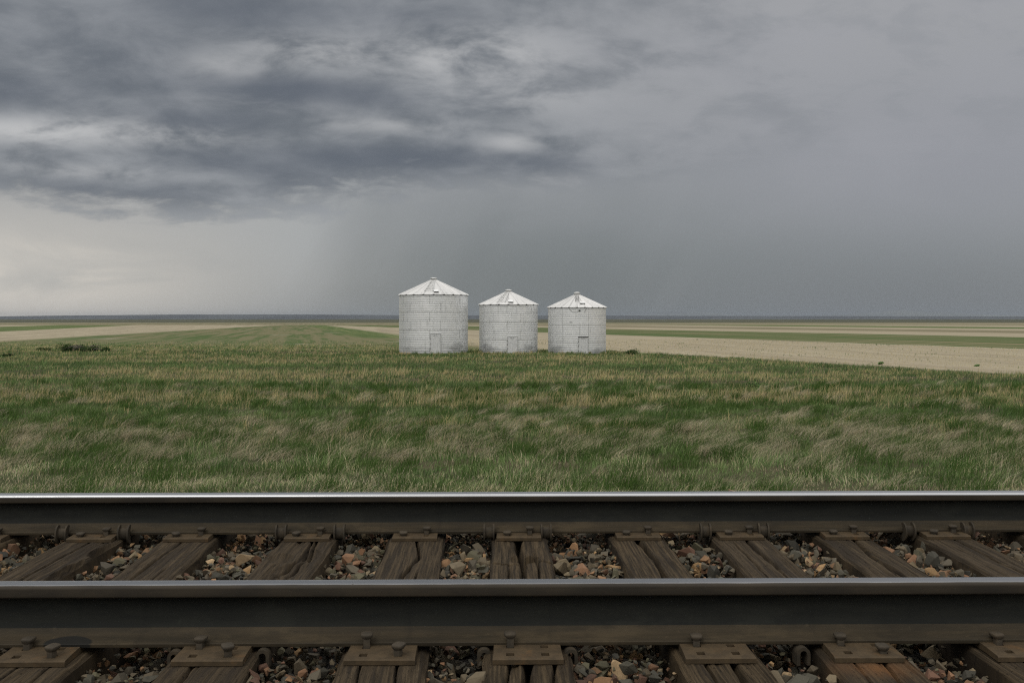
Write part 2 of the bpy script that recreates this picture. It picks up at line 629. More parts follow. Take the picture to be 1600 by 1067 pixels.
def iron_material(name, a, b, rustc):
    m, nt, p = material(name)
    o = geo_pos(nt)
    n = noi(nt, o, 22.0, 6.0, 0.65)
    f = noi(nt, o, 140.0, 3.0, 0.7)
    c = mix(nt, a, b, n.step(0.32, 0.68))
    c = mix(nt, c, rustc, noi(nt, o, 9.0, 5.0, 0.7).step(0.55, 0.72) * 0.55)
    c = mix(nt, c, tuple(0.55 * q for q in a), f.step(0.6, 0.8) * 0.5)
    nt.links.new(c, p.inputs['Base Color'])
    p.inputs['Roughness'].default_value = 0.78
    p.inputs['Specular IOR Level'].default_value = 0.25
    bump(nt, p, f * 0.5 + n * 0.5, 0.35, 0.003)
    return m


def wood_material():
    m, nt, p = material('weathered_tie_wood')
    o = coord(nt)
    inf = nt.nodes.new('ShaderNodeObjectInfo')
    rnd = E(nt, inf.outputs['Random'])
    x, y, z = xyz(nt, o)
    wob = noi(nt, vec(nt, x * 6.0, y * 2.0, rnd * 40.0), 1.0, 3.0)
    xx = x + (wob - 0.5) * 0.03
    g = noi(nt, vec(nt, xx * 110.0, y * 3.0, rnd * 37.0), 1.0, 5.0, 0.65)
    g2 = noi(nt, vec(nt, xx * 30.0, y * 1.1, rnd * 17.0), 1.0, 5.0, 0.6)
    pit = noi(nt, vec(nt, x * 120.0, y * 50.0, rnd * 9.0), 1.0, 3.0, 0.6)
    pat = noi(nt, vec(nt, x * 7.0, y * 4.0, rnd * 11.0), 1.0, 4.0, 0.6)
    c = mix(nt, (0.020, 0.0145, 0.0080), (0.064, 0.046, 0.0255), g.step(0.36, 0.64))
    c = mix(nt, c, (0.016, 0.012, 0.008), g2.step(0.50, 0.62) * 0.75)
    c = mix(nt, c, (0.098, 0.074, 0.045), (pat.step(0.5, 0.7) * g.step(0.4, 0.7)) * 0.65)
    c = mix(nt, c, (0.016, 0.013, 0.010), pit.step(0.66, 0.74) * 0.8)
    c = mix(nt, c, (0.028, 0.022, 0.016), rnd * 0.4)
    at = nt.nodes.new('ShaderNodeAttribute')
    at.attribute_name = 'rust'
    ru = E(nt, at.outputs['Fac'])
    c = mix(nt, c, (0.135, 0.062, 0.022), (ru * (pat * 0.8 + 0.4)).clamp())
    nt.links.new(c, p.inputs['Base Color'])
    p.inputs['Roughness'].default_value = 0.9
    p.inputs['Specular IOR Level'].default_value = 0.15
    bump(nt, p, g * 0.7 + g2 * 0.5 - pit.step(0.62, 0.74) * 0.3, 1.0, 0.012)
    return m


def stone_material():
    m, nt, p = material('ballast_stone')
    at = nt.nodes.new('ShaderNodeAttribute')
    at.attribute_name = 'tint'
    o = geo_pos(nt)
    n = noi(nt, o, 40.0, 6.0, 0.7)
    f = noi(nt, o, 170.0, 3.0, 0.7)
    c = mix(nt, at.outputs['Color'], (0.02, 0.018, 0.015), n.step(0.5, 0.75) * 0.55)
    c = mix(nt, c, (0.26, 0.23, 0.19), f.step(0.64, 0.78) * 0.2)
    nt.links.new(c, p.inputs['Base Color'])
    p.inputs['Roughness'].default_value = 0.85
    p.inputs['Specular IOR Level'].default_value = 0.3
    bump(nt, p, n * 0.7 + f * 0.3, 0.5, 0.006)
    return m


RS = 0.92                    # the section is 0.171 m high
M_HEAD = rail_head_material('rail_head_steel', 0.1715 * RS, 0.1775 * RS)
M_HEAD_N = rail_head_material('rail_head_steel_rusty_side', 0.1846 * RS, 0.1856 * RS, 0.68)
M_WEB = rail_side_material('rail_web_grime', (0.0058, 0.0068, 0.0058), (0.0105, 0.0112, 0.0088))
M_FOOT = rail_side_material('rail_foot_rust', (0.0195, 0.0155, 0.0090), (0.036, 0.027, 0.0150))
M_FOOT_S = rail_side_material('rail_foot_rust_stained', (0.0195, 0.0155, 0.0090), (0.036, 0.027, 0.0150), stain=[(-1.27, 0.075)])
M_PLATE = iron_material('tie_plate_rust', (0.038, 0.027, 0.0145), (0.062, 0.043, 0.0225), (0.10, 0.052, 0.018))
M_SPIKE = iron_material('spike_iron', (0.030, 0.025, 0.018), (0.05, 0.04, 0.027), (0.06, 0.04, 0.02))
M_ANCHOR = iron_material('anchor_iron', (0.024, 0.020, 0.014), (0.045, 0.035, 0.022), (0.06, 0.04, 0.02))
M_WOOD = wood_material()
M_STONE = stone_material()

NEAR_Y, FAR_Y = 2.965, 4.473
NEAR_X = {-3: -1.327, -2: -.827, -1: -.334, 0: .089, 1: .642, 2: 1.071, 3: 1.538}
FAR_X = {-4: -1.804, -3: -1.377, -2: -.847, -1: -.365, 0: .099, 1: .629, 2: 1.091, 3: 1.561, 4: 2.022}
NEAR_X.update({-4: -1.79, 4: 2.01})
for k in (5, 6):
    NEAR_X[k] = NEAR_X[k - 1] + 0.48
    FAR_X[k] = FAR_X[k - 1] + 0.475
for k in (-5, -6):
    NEAR_X[k] = NEAR_X[k + 1] - 0.485
    FAR_X[k] = FAR_X[k + 1] - 0.48


# ------------------------------------------------------------------ rails
def extrude_profile(prof, x0, x1, nseg=1):
    bm = bmesh.new()
    rings = []
    for i in range(nseg + 1):
        x = x0 + (x1 - x0) * i / nseg
        rings.append([bm.verts.new((x, a, b)) for a, b in prof])
    n = len(prof)
    for a, b in zip(rings[:-1], rings[1:]):
        for k in range(n):
            bm.faces.new((a[k], b[k], b[(k + 1) % n], a[(k + 1) % n]))
    bm.faces.new(rings[0])
    bm.faces.new(rings[-1][::-1])
    bmesh.ops.recalc_face_normals(bm, faces=bm.faces)
    return bm


def sym(half):
    return [(-a, b) for a, b in half] + [(a, b) for a, b in reversed(half) if abs(a) > 1e-6]


def rail(y, label, foot_mat, head_mat, anchor_fn):
    r = empty('rail', (0, y, 0))
    tag(r, label, 'rail', 'rails of the track')
    L = 90.0
    head = [(0.0105, .1395), (.020, .1412), (.0345, .1460), (.0368, .1485), (.0375, .152), (.0368, .168)]
    cx_, cz_, rr = .0248, .1735, .0119
    for i in range(0, 9):
        a = math.radians(-5 + 85 * i / 8)
        head.append((cx_ + rr * math.cos(a), cz_ + rr * math.sin(a)))
    head += [(.014, .1859), (0, .1863)]
    web = [(.0150, .0405), (.0112, .052), (.0090, .070), (.0087, .095), (.0098, .118), (.0135, .134), (.0200, .1430)]
    foot = [(.0765, 0.0), (.0772, .002), (.0772, .0100), (.0755, .0117), (.045, .0190), (.026, .0270), (.017, .0375), (.0138, .0400)]
    web = [(a, b * RS) for a, b in web]
    head = [(a, b * RS) for a, b in head]
    bm_obj('rail_foot', extrude_profile(sym(foot), -L, L), foot_mat, r, smooth=math.radians(28))
    bm_obj('rail_web', extrude_profile(sym(web), -L, L), M_WEB, r, smooth=math.radians(40))
    bm_obj('rail_head', extrude_profile(sym(head), -L, L), head_mat, r, smooth=math.radians(35))
    anchor_fn(r)
    return r


def anchor_far_bm():
    """channel shaped clip gripping the edge of the rail foot: two rounded flanges joined by a curved back"""
    bm = bmesh.new()
    for sx in (-0.021, 0.021):
        pts = []
        for i in range(17):
            a = math.radians(-112 + 230 * i / 16)
            pts.append((-0.0780 - 0.031 * math.cos(a), 0.0035 + 0.042 * math.sin(a)))
        inner = [(-0.0705, 0.021), (-0.080, 0.0135), (-0.080, -0.002), (-0.062, -0.004)]
        prof = pts + inner
        lo = [bm.verts.new((sx - 0.0035, a, b)) for a, b in prof]
        hi = [bm.verts.new((sx + 0.0035, a, b)) for a, b in prof]
        n = len(prof)
        bm.faces.new(lo)
        bm.faces.new(hi[::-1])
        for k in range(n):
            bm.faces.new((lo[k], hi[k], hi[(k + 1) % n], lo[(k + 1) % n]))
    prof = []
    for i in range(13):
        a = math.radians(-100 + 200 * i / 12)
        prof.append((-0.0775 - 0.018 * math.cos(a), 0.0045 + 0.027 * math.sin(a)))
    prof += [(-0.0795, 0.0135), (-0.0795, -0.003)]
    lo = [bm.verts.new((-0.018, a, b)) for a, b in prof]
    hi = [bm.verts.new((0.018, a, b)) for a, b in prof]
    n = len(prof)
    bm.faces.new(lo)
    bm.faces.new(hi[::-1])
    for k in range(n):
        bm.faces.new((lo[k], hi[k], hi[(k + 1) % n], lo[(k + 1) % n]))
    # bar running beneath the foot to the other edge
    box(bm, 0, 0.0, -0.014, 0.030, 0.125, 0.014, bevel=0.002)
    bmesh.ops.recalc_face_normals(bm, faces=bm.faces)
    return bm


def anchor_near_bm():
    """the outer end of an anchor: a bar bent to an upside-down U below the foot edge"""
    bm = bmesh.new()
    prof = [(-0.0205, -0.056)]
    for i in range(13):
        a = math.radians(180 - 180 * i / 12)
        prof.append((0.0205 * math.cos(a), -0.0235 + 0.0205 * math.sin(a)))
    prof += [(0.0205, -0.056), (0.0105, -0.056)]
    for i in range(13):
        a = math.radians(180 * i / 12)
        prof.append((0.0105 * math.cos(a), -0.0235 + 0.0105 * math.sin(a)))
    prof += [(-0.0105, -0.056)]
    lo = [bm.verts.new((a, -0.099, b)) for a, b in prof]
    hi = [bm.verts.new((a, -0.060, b)) for a, b in prof]
    n = len(prof)
    bm.faces.new(lo)
    bm.faces.new(hi[::-1])
    for k in range(n):
        bm.faces.new((lo[k], hi[k], hi[(k + 1) % n], lo[(k + 1) % n]))
    bmesh.ops.triangulate(bm, faces=[f for f in bm.faces if len(f.verts) > 4])
    box(bm, 0, 0.02, -0.010, 0.020, 0.155, 0.012, bevel=0.002)
    bmesh.ops.recalc_face_normals(bm, faces=bm.faces)
    return bm


ME_AF = ME_AN = None


def anchors_far(r):
    me = None
    for k, a, b in ((-4, -.145, .126), (-2, -.125, .135), (0, -.137, .119), (2, -.15, .115), (4, -.160, .108), (-6, -.14, .12), (6, -.14, .12)):
        for d in (a, b):
            if me is None:
                o = bm_obj('rail_anchor', anchor_far_bm(), M_ANCHOR, r, smooth=math.radians(35))
                me = o.data
            else:
                o = bpy.data.objects.new('rail_anchor', me)
                C.objects.link(o)
                o.parent = r
            o.location = (FAR_X[k] + d, 0, 0)
            o.rotation_euler = (0, 0, random.uniform(-.06, .06))


def anchors_near(r):
    me = None
    for k, a, b in ((-2, -.122, .137), (0, -.130, .128), (2, -.170, .092), (-4, -.13, .13), (4, -.13, .13), (-6, -.13, .13), (6, -.13, .13)):
        for d in (a, b):
            if me is None:
                o = bm_obj('rail_anchor', anchor_near_bm(), M_ANCHOR, r, smooth=math.radians(50))
                me = o.data
            else:
                o = bpy.data.objects.new('rail_anchor', me)
                C.objects.link(o)
                o.parent = r
            o.location = (NEAR_X[k] + d, 0, random.uniform(-.002, .002))
            o.rotation_euler = (0, 0, random.uniform(-.1, .1))


rail(NEAR_Y, 'dark steel rail in front, blue-grey polished top, U-shaped anchor ends under its foot', M_FOOT_S, M_HEAD_N, anchors_near)
rail(FAR_Y, 'dark steel rail bordering the grass, thin white gleam along its polished head', M_FOOT, M_HEAD, anchors_far)


# ------------------------------------------------------------------ ties, plates, spikes
def plate_bm(field, holes):
    """field +1: long side towards -y.  Rolled plate with four square holes"""
    w = 0.0985
    y_front = -0.190 if field else -0.155
    y_back = 0.150
    hx, hs = 0.038, 0.0115
    xsn = sorted({-w, -w * 0.75, -hx - 0.012 - hs, -hx - 0.012 + hs, -0.0, hx + 0.012 - hs, hx + 0.012 + hs, w * 0.75, w})
    yi, yo = -0.0935, (y_front + 0.036)
    ysn = sorted({y_front, y_front + 0.004, yo - hs, yo + hs, (yi + yo) / 2, yi - hs, yi + hs, -0.0785, 0.0, y_back})
    bm = bmesh.new()

    def zt(y):
        if y < -0.078:
            t = (y - y_front) / (-0.078 - y_front)
            return 0.0 + 0.0035 * t - (0.0025 if y <= y_front + 1e-6 else 0)
        return -0.0008

    def flare(y):
        return 1.0 + (0.03 if field else 0.02) * ((-y - 0.076) / 0.11) ** 2 if y < -0.076 else 1.0
    G = {}
    for i, x in enumerate(xsn):
        for j, y in enumerate(ysn):
            G[i, j] = bm.verts.new((x * flare(y), y, zt(y)))
    hol = [(-hx - 0.012, yi), (hx + 0.012, yi), (-hx - 0.012, yo), (hx + 0.012, yo)]
    for i in range(len(xsn) - 1):
        for j in range(len(ysn) - 1):
            mx, my = (xsn[i] + xsn[i + 1]) / 2, (ysn[j] + ysn[j + 1]) / 2
            if any(abs(mx - a) < hs * .9 and abs(my - b) < hs * .9 for a, b in hol):
                continue
            bm.faces.new((G[i, j], G[i + 1, j], G[i + 1, j + 1], G[i, j + 1]))
    r = bmesh.ops.extrude_face_region(bm, geom=list(bm.faces))
    vs = [g for g in r['geom'] if isinstance(g, bmesh.types.BMVert)]
    for v_ in vs:
        v_.co.z = -0.0155
    bmesh.ops.recalc_face_normals(bm, faces=bm.faces)
    return bm, hol


def spike_bm(raise_, tilt, hook=True):
    bm = bmesh.new()
    s = 0.0098
    box(bm, 0, 0, (raise_ - 0.03) / 2, 2 * s, 2 * s, raise_ + 0.03, bevel=0.0012)
    # forged oval head with a lip that reaches over the rail foot
    rings = []
    for (z, rx, ry, oy) in ((raise_ - 0.005, .0100, .0100, 0), (raise_ + 0.003, .0175, .0190, .005), (raise_ + 0.007, .0182, .0198, .005),
                            (raise_ + 0.010, .0172, .0186, .005), (raise_ + 0.0122, .0130, .0140, .004), (raise_ + 0.013, .005, .005, .004)):
        rings.append([bm.verts.new((rx * math.copysign(abs(math.cos(a)) ** .55, math.cos(a)), oy + ry * math.copysign(abs(math.sin(a)) ** .55, math.sin(a)), z))
                      for a in [2 * math.pi * k / 16 for k in range(16)]])
    for a, b in zip(rings[:-1], rings[1:]):
        for k in range(16):
            bm.faces.new((a[k], a[(k + 1) % 16], b[(k + 1) % 16], b[k]))
    bm.faces.new(rings[-1])
    bm.faces.new(rings[0][::-1])
    bmesh.ops.rotate(bm, cent=(0, 0, 0), matrix=Matrix.Rotation(tilt, 3, 'X'), verts=bm.verts)
    bmesh.ops.recalc_face_normals(bm, faces=bm.faces)
    return bm


TIE_TOP = -0.0125


def timber_mesh(seed, width, cracks, breaks=(), rust=(), chip=None):
    """split, grained timber lying along y from -1.3 to 1.3"""
    nx, ny = 84, 330
    ys = np.concatenate([np.linspace(-1.3, -1.02, 20, endpoint=False), np.linspace(-1.02, -0.86, 20, endpoint=False),
                         np.linspace(-0.86, 0.75, 250, endpoint=False), np.linspace(0.75, 1.3, 40)])
    hw = width / 2
    # cross-section: up the left side, over the top, down the right side
    t = np.linspace(-1, 1, nx)
    sx = np.concatenate([np.full(6, -hw - 0.004), t * hw, np.full(6, hw + 0.004)])
    sz = np.concatenate([np.linspace(-0.19, -0.012, 6), np.zeros(nx), np.linspace(-0.012, -0.19, 6)])
    n = len(sx)
    Xg, Yg = np.meshgrid(sx, ys)
    Zg = np.repeat(sz[None, :], len(ys), 0).copy()
    top = np.zeros(n, bool)
    top[6:-6] = True
    T = top[None, :] & np.ones((len(ys), 1), bool)
    rr = np.random.default_rng(seed)
    d = np.zeros_like(Xg)
    warp = (fbm(Xg * 8, Yg * 2.5, seed) - .5) * 0.03
    d += -0.0035 * np.clip(fbm((Xg + warp) * 90, Yg * 2.6, seed + 3, 3) - .42, 0, 1) * 4
    d += -0.006 * np.clip(fbm((Xg + warp) * 26, Yg * 1.6, seed + 5, 3) - .5, 0, 1) * 4
    d += (fbm(Xg * 10, Yg * 5, seed + 7) - .5) * 0.006
    for (x0, x1, amp, w, dep, ya, yb) in cracks:
        f = (Yg + 1.3) / 2.6
        cx = x0 + (x1 - x0) * f + amp * (fbm(Yg * 3.2, Yg * 0 + seed, seed + 11, 4) - .5) * 2 + amp * .5 * np.sin(Yg * 7 + seed)
        ww = w * (0.45 + 1.1 * fbm(Yg * 9, Yg * 0 + 3, seed + 13, 3))
        ends = np.clip((Yg - ya) / .12, 0, 1) * np.clip((yb - Yg) / .12, 0, 1)
        d -= dep * ends * np.exp(-((Xg - cx) / np.maximum(ww, 1e-4)) ** 2)
    for (yb_, w, dep, xa, xb) in breaks:
        cy = yb_ + 0.012 * (fbm(Xg * 25, Xg * 0, seed + 19, 3) - .5) * 2
        ends = np.clip((Xg - xa) / .02, 0, 1) * np.clip((xb - Xg) / .02, 0, 1)
        d -= dep * ends * np.exp(-((Yg - cy) / w) ** 2)
    if chip:
        for (x0, y0, rx, ry, dep) in chip:
            e = ((Xg - x0) / rx) ** 2 + ((Yg - y0) / ry) ** 2 + (fbm(Xg * 30, Yg * 14, seed + 23) - .5) * 1.2
            d -= dep * np.clip(1.15 - e, 0, 1) ** .6
    # worn arrises
    ed = np.clip((np.abs(Xg) - (hw - 0.016)) / 0.016, 0, 1)
    d -= 0.012 * ed ** 2 * (0.4 + 1.2 * fbm(Yg * 6, Xg * 0 + np.sign(Xg), seed + 29))
    # keep it flat beneath the tie plates
    for yc, a, b in ((NEAR_Y - 3.72, .20, .155), (FAR_Y - 3.72, .16, .155)):
        k = np.clip((Yg - (yc - a - .012)) / .012, 0, 1) * np.clip(((yc + b) - Yg) / .03, 0, 1)
        d = d * (1 - k) + np.minimum(d, -0.0045) * k
    Zg[T] += d[T]
    S = ~T
    side_n = (fbm(Yg * 7, Zg * 30, seed + 31) - .5) * 0.014
    Xg[S] += (np.sign(Xg) * side_n)[S]
    Xg += (fbm(Yg * 1.5, Yg * 0 + 7, seed + 37) - .5) * 0.012
    V = np.stack([Xg.ravel(), Yg.ravel(), Zg.ravel()], 1)
    i, j = np.meshgrid(np.arange(n - 1), np.arange(len(ys) - 1))
    a = (j * n + i).ravel()
    F = np.stack([a, a + 1, a + n + 1, a + n], 1)
    me = np_mesh('timber', V, F, smooth=True)
    ru = np.zeros(len(V), dtype=np.float32)
    for (x0, y0, rx, ry, k) in rust:
        e = ((V[:, 0] - x0) / rx) ** 2 + ((V[:, 1] - y0) / ry) ** 2
        ru = np.maximum(ru, k * np.exp(-e) * (0.4 + fbm(V[:, 0] * 60, V[:, 1] * 9, seed + 41)))
    at = me.attributes.new('rust', 'FLOAT', 'POINT')
    at.data.foreach_set('value', ru.astype(np.float32))
    # end caps
    bm = bmesh.new()
    bm.from_mesh(me)
    bm.verts.ensure_lookup_table()
    bm.faces.new([bm.verts[q] for q in range(n)])
    bm.faces.new([bm.verts[(len(ys) - 1) * n + q] for q in range(n)][::-1])
    bmesh.ops.recalc_face_normals(bm, faces=bm.faces)
    bm.to_mesh(me)
    bm.free()
    me.set_sharp_from_angle(angle=math.radians(50))
    return me


ME_PLATE = {}
ME_SPIKE = {}
for fld in (True, False):
    bm, hol = plate_bm(fld, None)
    me = bpy.data.meshes.new('tie_plate')
    bm.to_mesh(me)
    bm.free()
    me.materials.append(M_PLATE)
    ME_PLATE[fld] = (me, hol)
for nm, rz_, tl in (('rail', 0.019, 0.0), ('rail_high', 0.028, 0.0), ('outer', 0.012, 0.04), ('outer_high', 0.022, 0.06)):
    bm = spike_bm(rz_, tl)
    me = bpy.data.meshes.new('spike')
    bm.to_mesh(me)
    bm.free()
    me.polygons.foreach_set('use_smooth', [True] * len(me.polygons))
    me.set_sharp_from_angle(angle=math.radians(40))
    me.materials.append(M_SPIKE)
    ME_SPIKE[nm] = me

# (label, width, cracks[x0,x1,wobble,width,depth,ya,yb], breaks, rust, chips, near-outer spike?)
TIES = {
    -6: ('weathered tie beyond the smooth tie with twin hairline splits', .235, [(.03, .0, .02, .004, .03, -1.3, 1.3)], (), (), None, True),
    -5: ('smooth brown tie with twin hairline splits beside the broken-edged tie', .235, [(-.04, -.03, .01, .003, .03, -1.3, 1.3), (.05, .04, .012, .003, .03, -1.3, 1.0)], (), (), None, True),
    -4: ('pale brown tie with one long split and a broken ragged edge', .245, [(.02, -.015, .016, .005, .04, -1.3, .7)], (),
         (), [(.118, .10, .045, .16, .05), (.11, .45, .03, .10, .04)], True),
    -3: ('dark smooth tie with faint straight grain next to the broken-edged tie', .24, [(-.045, -.02, .01, .0035, .03, -1.3, 1.3), (.05, .055, .01, .003, .03, -1.3, .2)], (),
         (), None, True),
    -2: ('rotten crumbling tie with a pitted lumpy top', .24, [(-.03, .03, .04, .007, .03, -1.3, 1.3), (.05, .03, .03, .006, .03, -.6, 1.0)], (),
         (), [(.02, .1, .06, .1, .018), (-.05, .3, .05, .08, .015), (.06, .35, .04, .1, .018), (-.02, -.2, .05, .12, .015)], True),
    -1: ('brown tie with a snaking S-shaped split down its middle', .245, [(-.01, .012, .024, .0055, .045, -.75, .75), (.045, .05, .012, .003, .03, -1.3, .1), (-.06, -.05, .012, .003, .03, -1.3, -.3)], (), (), None, True),
    0: ('badly split tie with a wide rotten central gap and a crosswise break', .248, [(-.008, .008, .012, .010, .07, -1.3, .75), (-.06, -.055, .012, .004, .03, -1.3, .2), (.07, .05, .016, .004, .03, -1.3, 0.4)],
        [(.20, .006, .035, -.13, .01), (.215, .006, .03, .02, .13)], (), [(.035, .27, .035, .045, .045), (-.025, .29, .018, .06, .02)], False),
    1: ('light brown tie with one winding dark split along its centre', .24, [(.0, .012, .022, .007, .06, -.7, .7), (-.05, -.055, .012, .004, .04, -1.3, -.4), (.03, .02, .02, .008, .06, -1.3, -.45)], (), (), None, False),
    2: ('tie with an orange rust stain spreading from below its front plate', .24, [(.03, .015, .012, .004, .045, -1.3, .75), (-.06, -.04, .01, .003, .02, -1.3, .6)], (),
        [(.01, -.99, .12, .06, .8), (.09, -.90, .05, .1, .4)], None, True),
    3: ('dark tie with a single thin slanting split across its top', .24, [(-.035, .04, .012, .0055, .05, -1.3, 1.0)], (), (), None, False),
    4: ('even dark brown tie with a closed hairline split, next to the slant-split tie', .24, [(.03, .02, .012, .0035, .03, -1.3, 1.2)], (), (), None, True),
    5: ('brown tie with two short splits at its far end', .235, [(-.03, -.02, .012, .005, .04, .2, 1.3), (.03, .02, .012, .005, .04, .3, 1.3)], (), (), None, True),
    6: ('last brown tie before the open ballast, lightly cracked', .235, [(.0, .02, .02, .005, .04, -1.3, 1.3)], (), (), None, True),
}


def child(name, me, parent, loc, rz=0.0):
    o = bpy.data.objects.new(name, me)
    C.objects.link(o)
    o.parent = parent
    o.location = loc
    o.rotation_euler = (0, 0, rz)
    return o


def build_ties():
    yc = 3.72
    for k, (label, wd, cracks, breaks, rust, chip, outer) in TIES.items():
        xn, xf = NEAR_X[k], FAR_X[k]
        s = (xf - xn) / (FAR_Y - NEAR_Y)
        xc = xn + s * (yc - NEAR_Y)
        rz = -math.atan(s)
        t = empty('railway_tie', (xc, yc, 0), rz)
        tag(t, label, 'railway tie', 'wooden ties of the track')
        mesh_obj('timber', timber_mesh(101 + k * 7, wd, cracks, breaks, rust, chip), M_WOOD, t, loc=(0, 0, TIE_TOP))
        for near in (True, False):
            me, hol = ME_PLATE[near]
            yy = (NEAR_Y if near else FAR_Y) - yc
            p = child('tie_plate', me, t, (random.uniform(-.004, .004), yy, 0), random.uniform(-.012, .012) - rz)
            if near:
                child('spike', ME_SPIKE[random.choice(('rail', 'rail_high'))], p, (hol[0][0], -0.0868, 0.003), random.uniform(-.15, .15))
                if outer:
                    child('spike', ME_SPIKE[random.choice(('outer', 'outer_high'))], p, (hol[3][0], hol[3][1], 0.0), random.uniform(-.5, .5))
            else:
                child('spike', ME_SPIKE['rail'], p, (hol[1][0], -0.0868, 0.003), random.uniform(-.15, .15))
                child('spike', ME_SPIKE['outer'], p, (hol[2][0] - .002, hol[2][1], -0.004), random.uniform(-.6, .6))
            # spikes on the hidden side of the rail
            child('spike', ME_SPIKE['rail'], p, (0.05, 0.0868, 0.0), math.pi)


build_ties()


# ------------------------------------------------------------------ ballast
def trackbed():
    m, nt, p = material('trackbed_gravel')
    pos = geo_pos(nt)
    n = noi(nt, pos, 25.0, 6.0, 0.7)
    c = mix(nt, (0.012, 0.011, 0.009), (0.045, 0.040, 0.033), n.step(0.35, 0.7))
    nt.links.new(c, p.inputs['Base Color'])
    p.inputs['Roughness'].default_value = 1.0
    bump(nt, p, n, 0.8, 0.03)
    xs = np.arange(-60, 60.01, 0.5)
    ys = np.array([0.9, 1.3, 1.7, 2.2, 3.0, 4.0, 5.0, 5.7, 6.2, 7.0, 8.0])
    o = mesh_obj('trackbed', grid_mesh('trackbed', xs, ys, lambda x, y: np.interp(y, PY, PZ) + 0.02), m)
    tag(o, kind='structure')


trackbed()


def ballast():
    variants = []
    for q in range(18):
        bm = bmesh.new()
        n = random.randint(9, 14)
        sx, sy, sz = random.uniform(.9, 1.35), random.uniform(.75, 1.05), random.uniform(.5, .9)
        for i in range(n):
            v_ = Vector((random.gauss(0, 1), random.gauss(0, 1), random.gauss(0, 1))).normalized() * random.uniform(.82, 1.08)
            bm.verts.new((v_.x * sx, v_.y * sy, v_.z * sz))
        r = bmesh.ops.convex_hull(bm, input=bm.verts)
        junk = list({g for g in r['geom_interior'] + r['geom_unused'] if isinstance(g, bmesh.types.BMVert) and g.is_valid})
        bmesh.ops.delete(bm, geom=junk, context='VERTS')
        # chip the corners so that edges catch the light
        bmesh.ops.bevel(bm, geom=list(bm.edges), offset=0.025, segments=1, affect='EDGES', profile=0.6)
        bmesh.ops.triangulate(bm, faces=bm.faces)
        bm.verts.index_update()
        variants.append((np.array([v_.co[:] for v_ in bm.verts]), np.array([[v_.index for v_ in f.verts] for f in bm.faces])))
        bm.free()
    P, S, near = [], [], []

    def tie_at(x, y):
        best = np.full(x.shape, 9.0)
        for k in TIES:
            xt = NEAR_X[k] + (FAR_X[k] - NEAR_X[k]) * (y - NEAR_Y) / (FAR_Y - NEAR_Y)
            best = np.minimum(best, np.abs(x - xt))
        return best
    # cribs between the ties, several layers
    for layer, (z0, dens) in enumerate(((-0.135, 420), (-0.100, 450), (-0.074, 480), (-0.052, 380))):
        A = 7.0 * 3.9
        n = int(A * dens)
        x = rng.uniform(-3.5, 3.5, n)
        y = rng.uniform(1.9, 5.8, n)
        s = rng.lognormal(math.log(0.0205), 0.40, n).clip(0.009, 0.046)
        d = tie_at(x, y)
        under = (np.abs(y - NEAR_Y) < .1) | (np.abs(y - FAR_Y) < .1)
        ok = (d > 0.118 + s * 0.5) & (~under | (z0 < -0.09))
        if layer >= 2:      # the fill is mounded between the rails and lower along them
            gap = np.minimum(np.abs(y - NEAR_Y), np.abs(y - FAR_Y))
            ok &= (gap > .125) | (rng.random(n) < .25)
        inside = (y > 2.3) & (y < 5.1)
        ok &= inside | (layer < 2)
        x, y, s = x[ok], y[ok], s[ok]
        z = z0 + rng.normal(0, .008, len(x)) + (fbm(x * 3, y * 3, 77) - .5) * 0.05
        P.append(np.stack([x, y, z], 1))
        S.append(s)
    # fines and small chips between the stones
    n = 16000
    x, y = rng.uniform(-3.2, 3.2, n), rng.uniform(2.3, 5.0, n)
    ok = (tie_at(x, y) > .122)
    x, y = x[ok], y[ok]
    P.append(np.stack([x, y, -.062 + rng.normal(0, .012, len(x)) + (fbm(x * 3, y * 3, 77) - .5) * 0.05], 1))
    S.append(rng.uniform(.006, .012, len(x)))
    # shoulders
    n = 9000
    x = rng.uniform(-9, 9, n)
    y = np.where(rng.random(n) < .5, rng.uniform(.9, 2.6, n), rng.uniform(4.9, 8.0, n))
    d = tie_at(x, y)
    ok = (d > .14) | (y < 2.35) | (y > 5.1)
    x, y = x[ok], y[ok]
    P.append(np.stack([x, y, np.interp(y, PY, PZ) + 0.06 + rng.normal(0, .01, len(x))], 1))
    S.append(rng.lognormal(math.log(0.026), .3, len(x)).clip(.014, .05))
    n = 5000
    x = rng.uniform(3.5, 9, n) * np.where(rng.random(n) < .5, -1, 1)
    y = rng.uniform(1.9, 5.6, n)
    P.append(np.stack([x, y, np.full(n, -.10) + rng.normal(0, .015, n)], 1))
    S.append(rng.lognormal(math.log(0.026), .3, n).clip(.014, .05))
    # a few crumbs of stone on the ties' edges
    P, S = np.concatenate(P), np.concatenate(S)
    pal = np.array([(0.058, 0.054, 0.043), (0.080, 0.070, 0.051), (0.042, 0.043, 0.036), (0.102, 0.088, 0.061), (0.064, 0.064, 0.044),
                    (0.120, 0.072, 0.045), (0.150, 0.094, 0.054), (0.195, 0.135, 0.074), (0.085, 0.050, 0.037), (0.23, 0.18, 0.118), (0.030, 0.031, 0.027)])
    w = np.array([.17, .15, .15, .11, .09, .09, .06, .045, .06, .025, .09])
    ci = rng.choice(len(pal), len(P), p=w / w.sum())
    colr = pal[ci] * np.array([1.10, 1.0, .86]) * rng.uniform(.6, 1.35, (len(P), 1))
    q = rng.normal(size=(len(P), 4))
    # keep most stones lying flat-ish
    q[:, 1] *= .35
    q[:, 2] *= .35
    q /= np.linalg.norm(q, axis=1, keepdims=True)
    a, b, c_, d_ = q.T
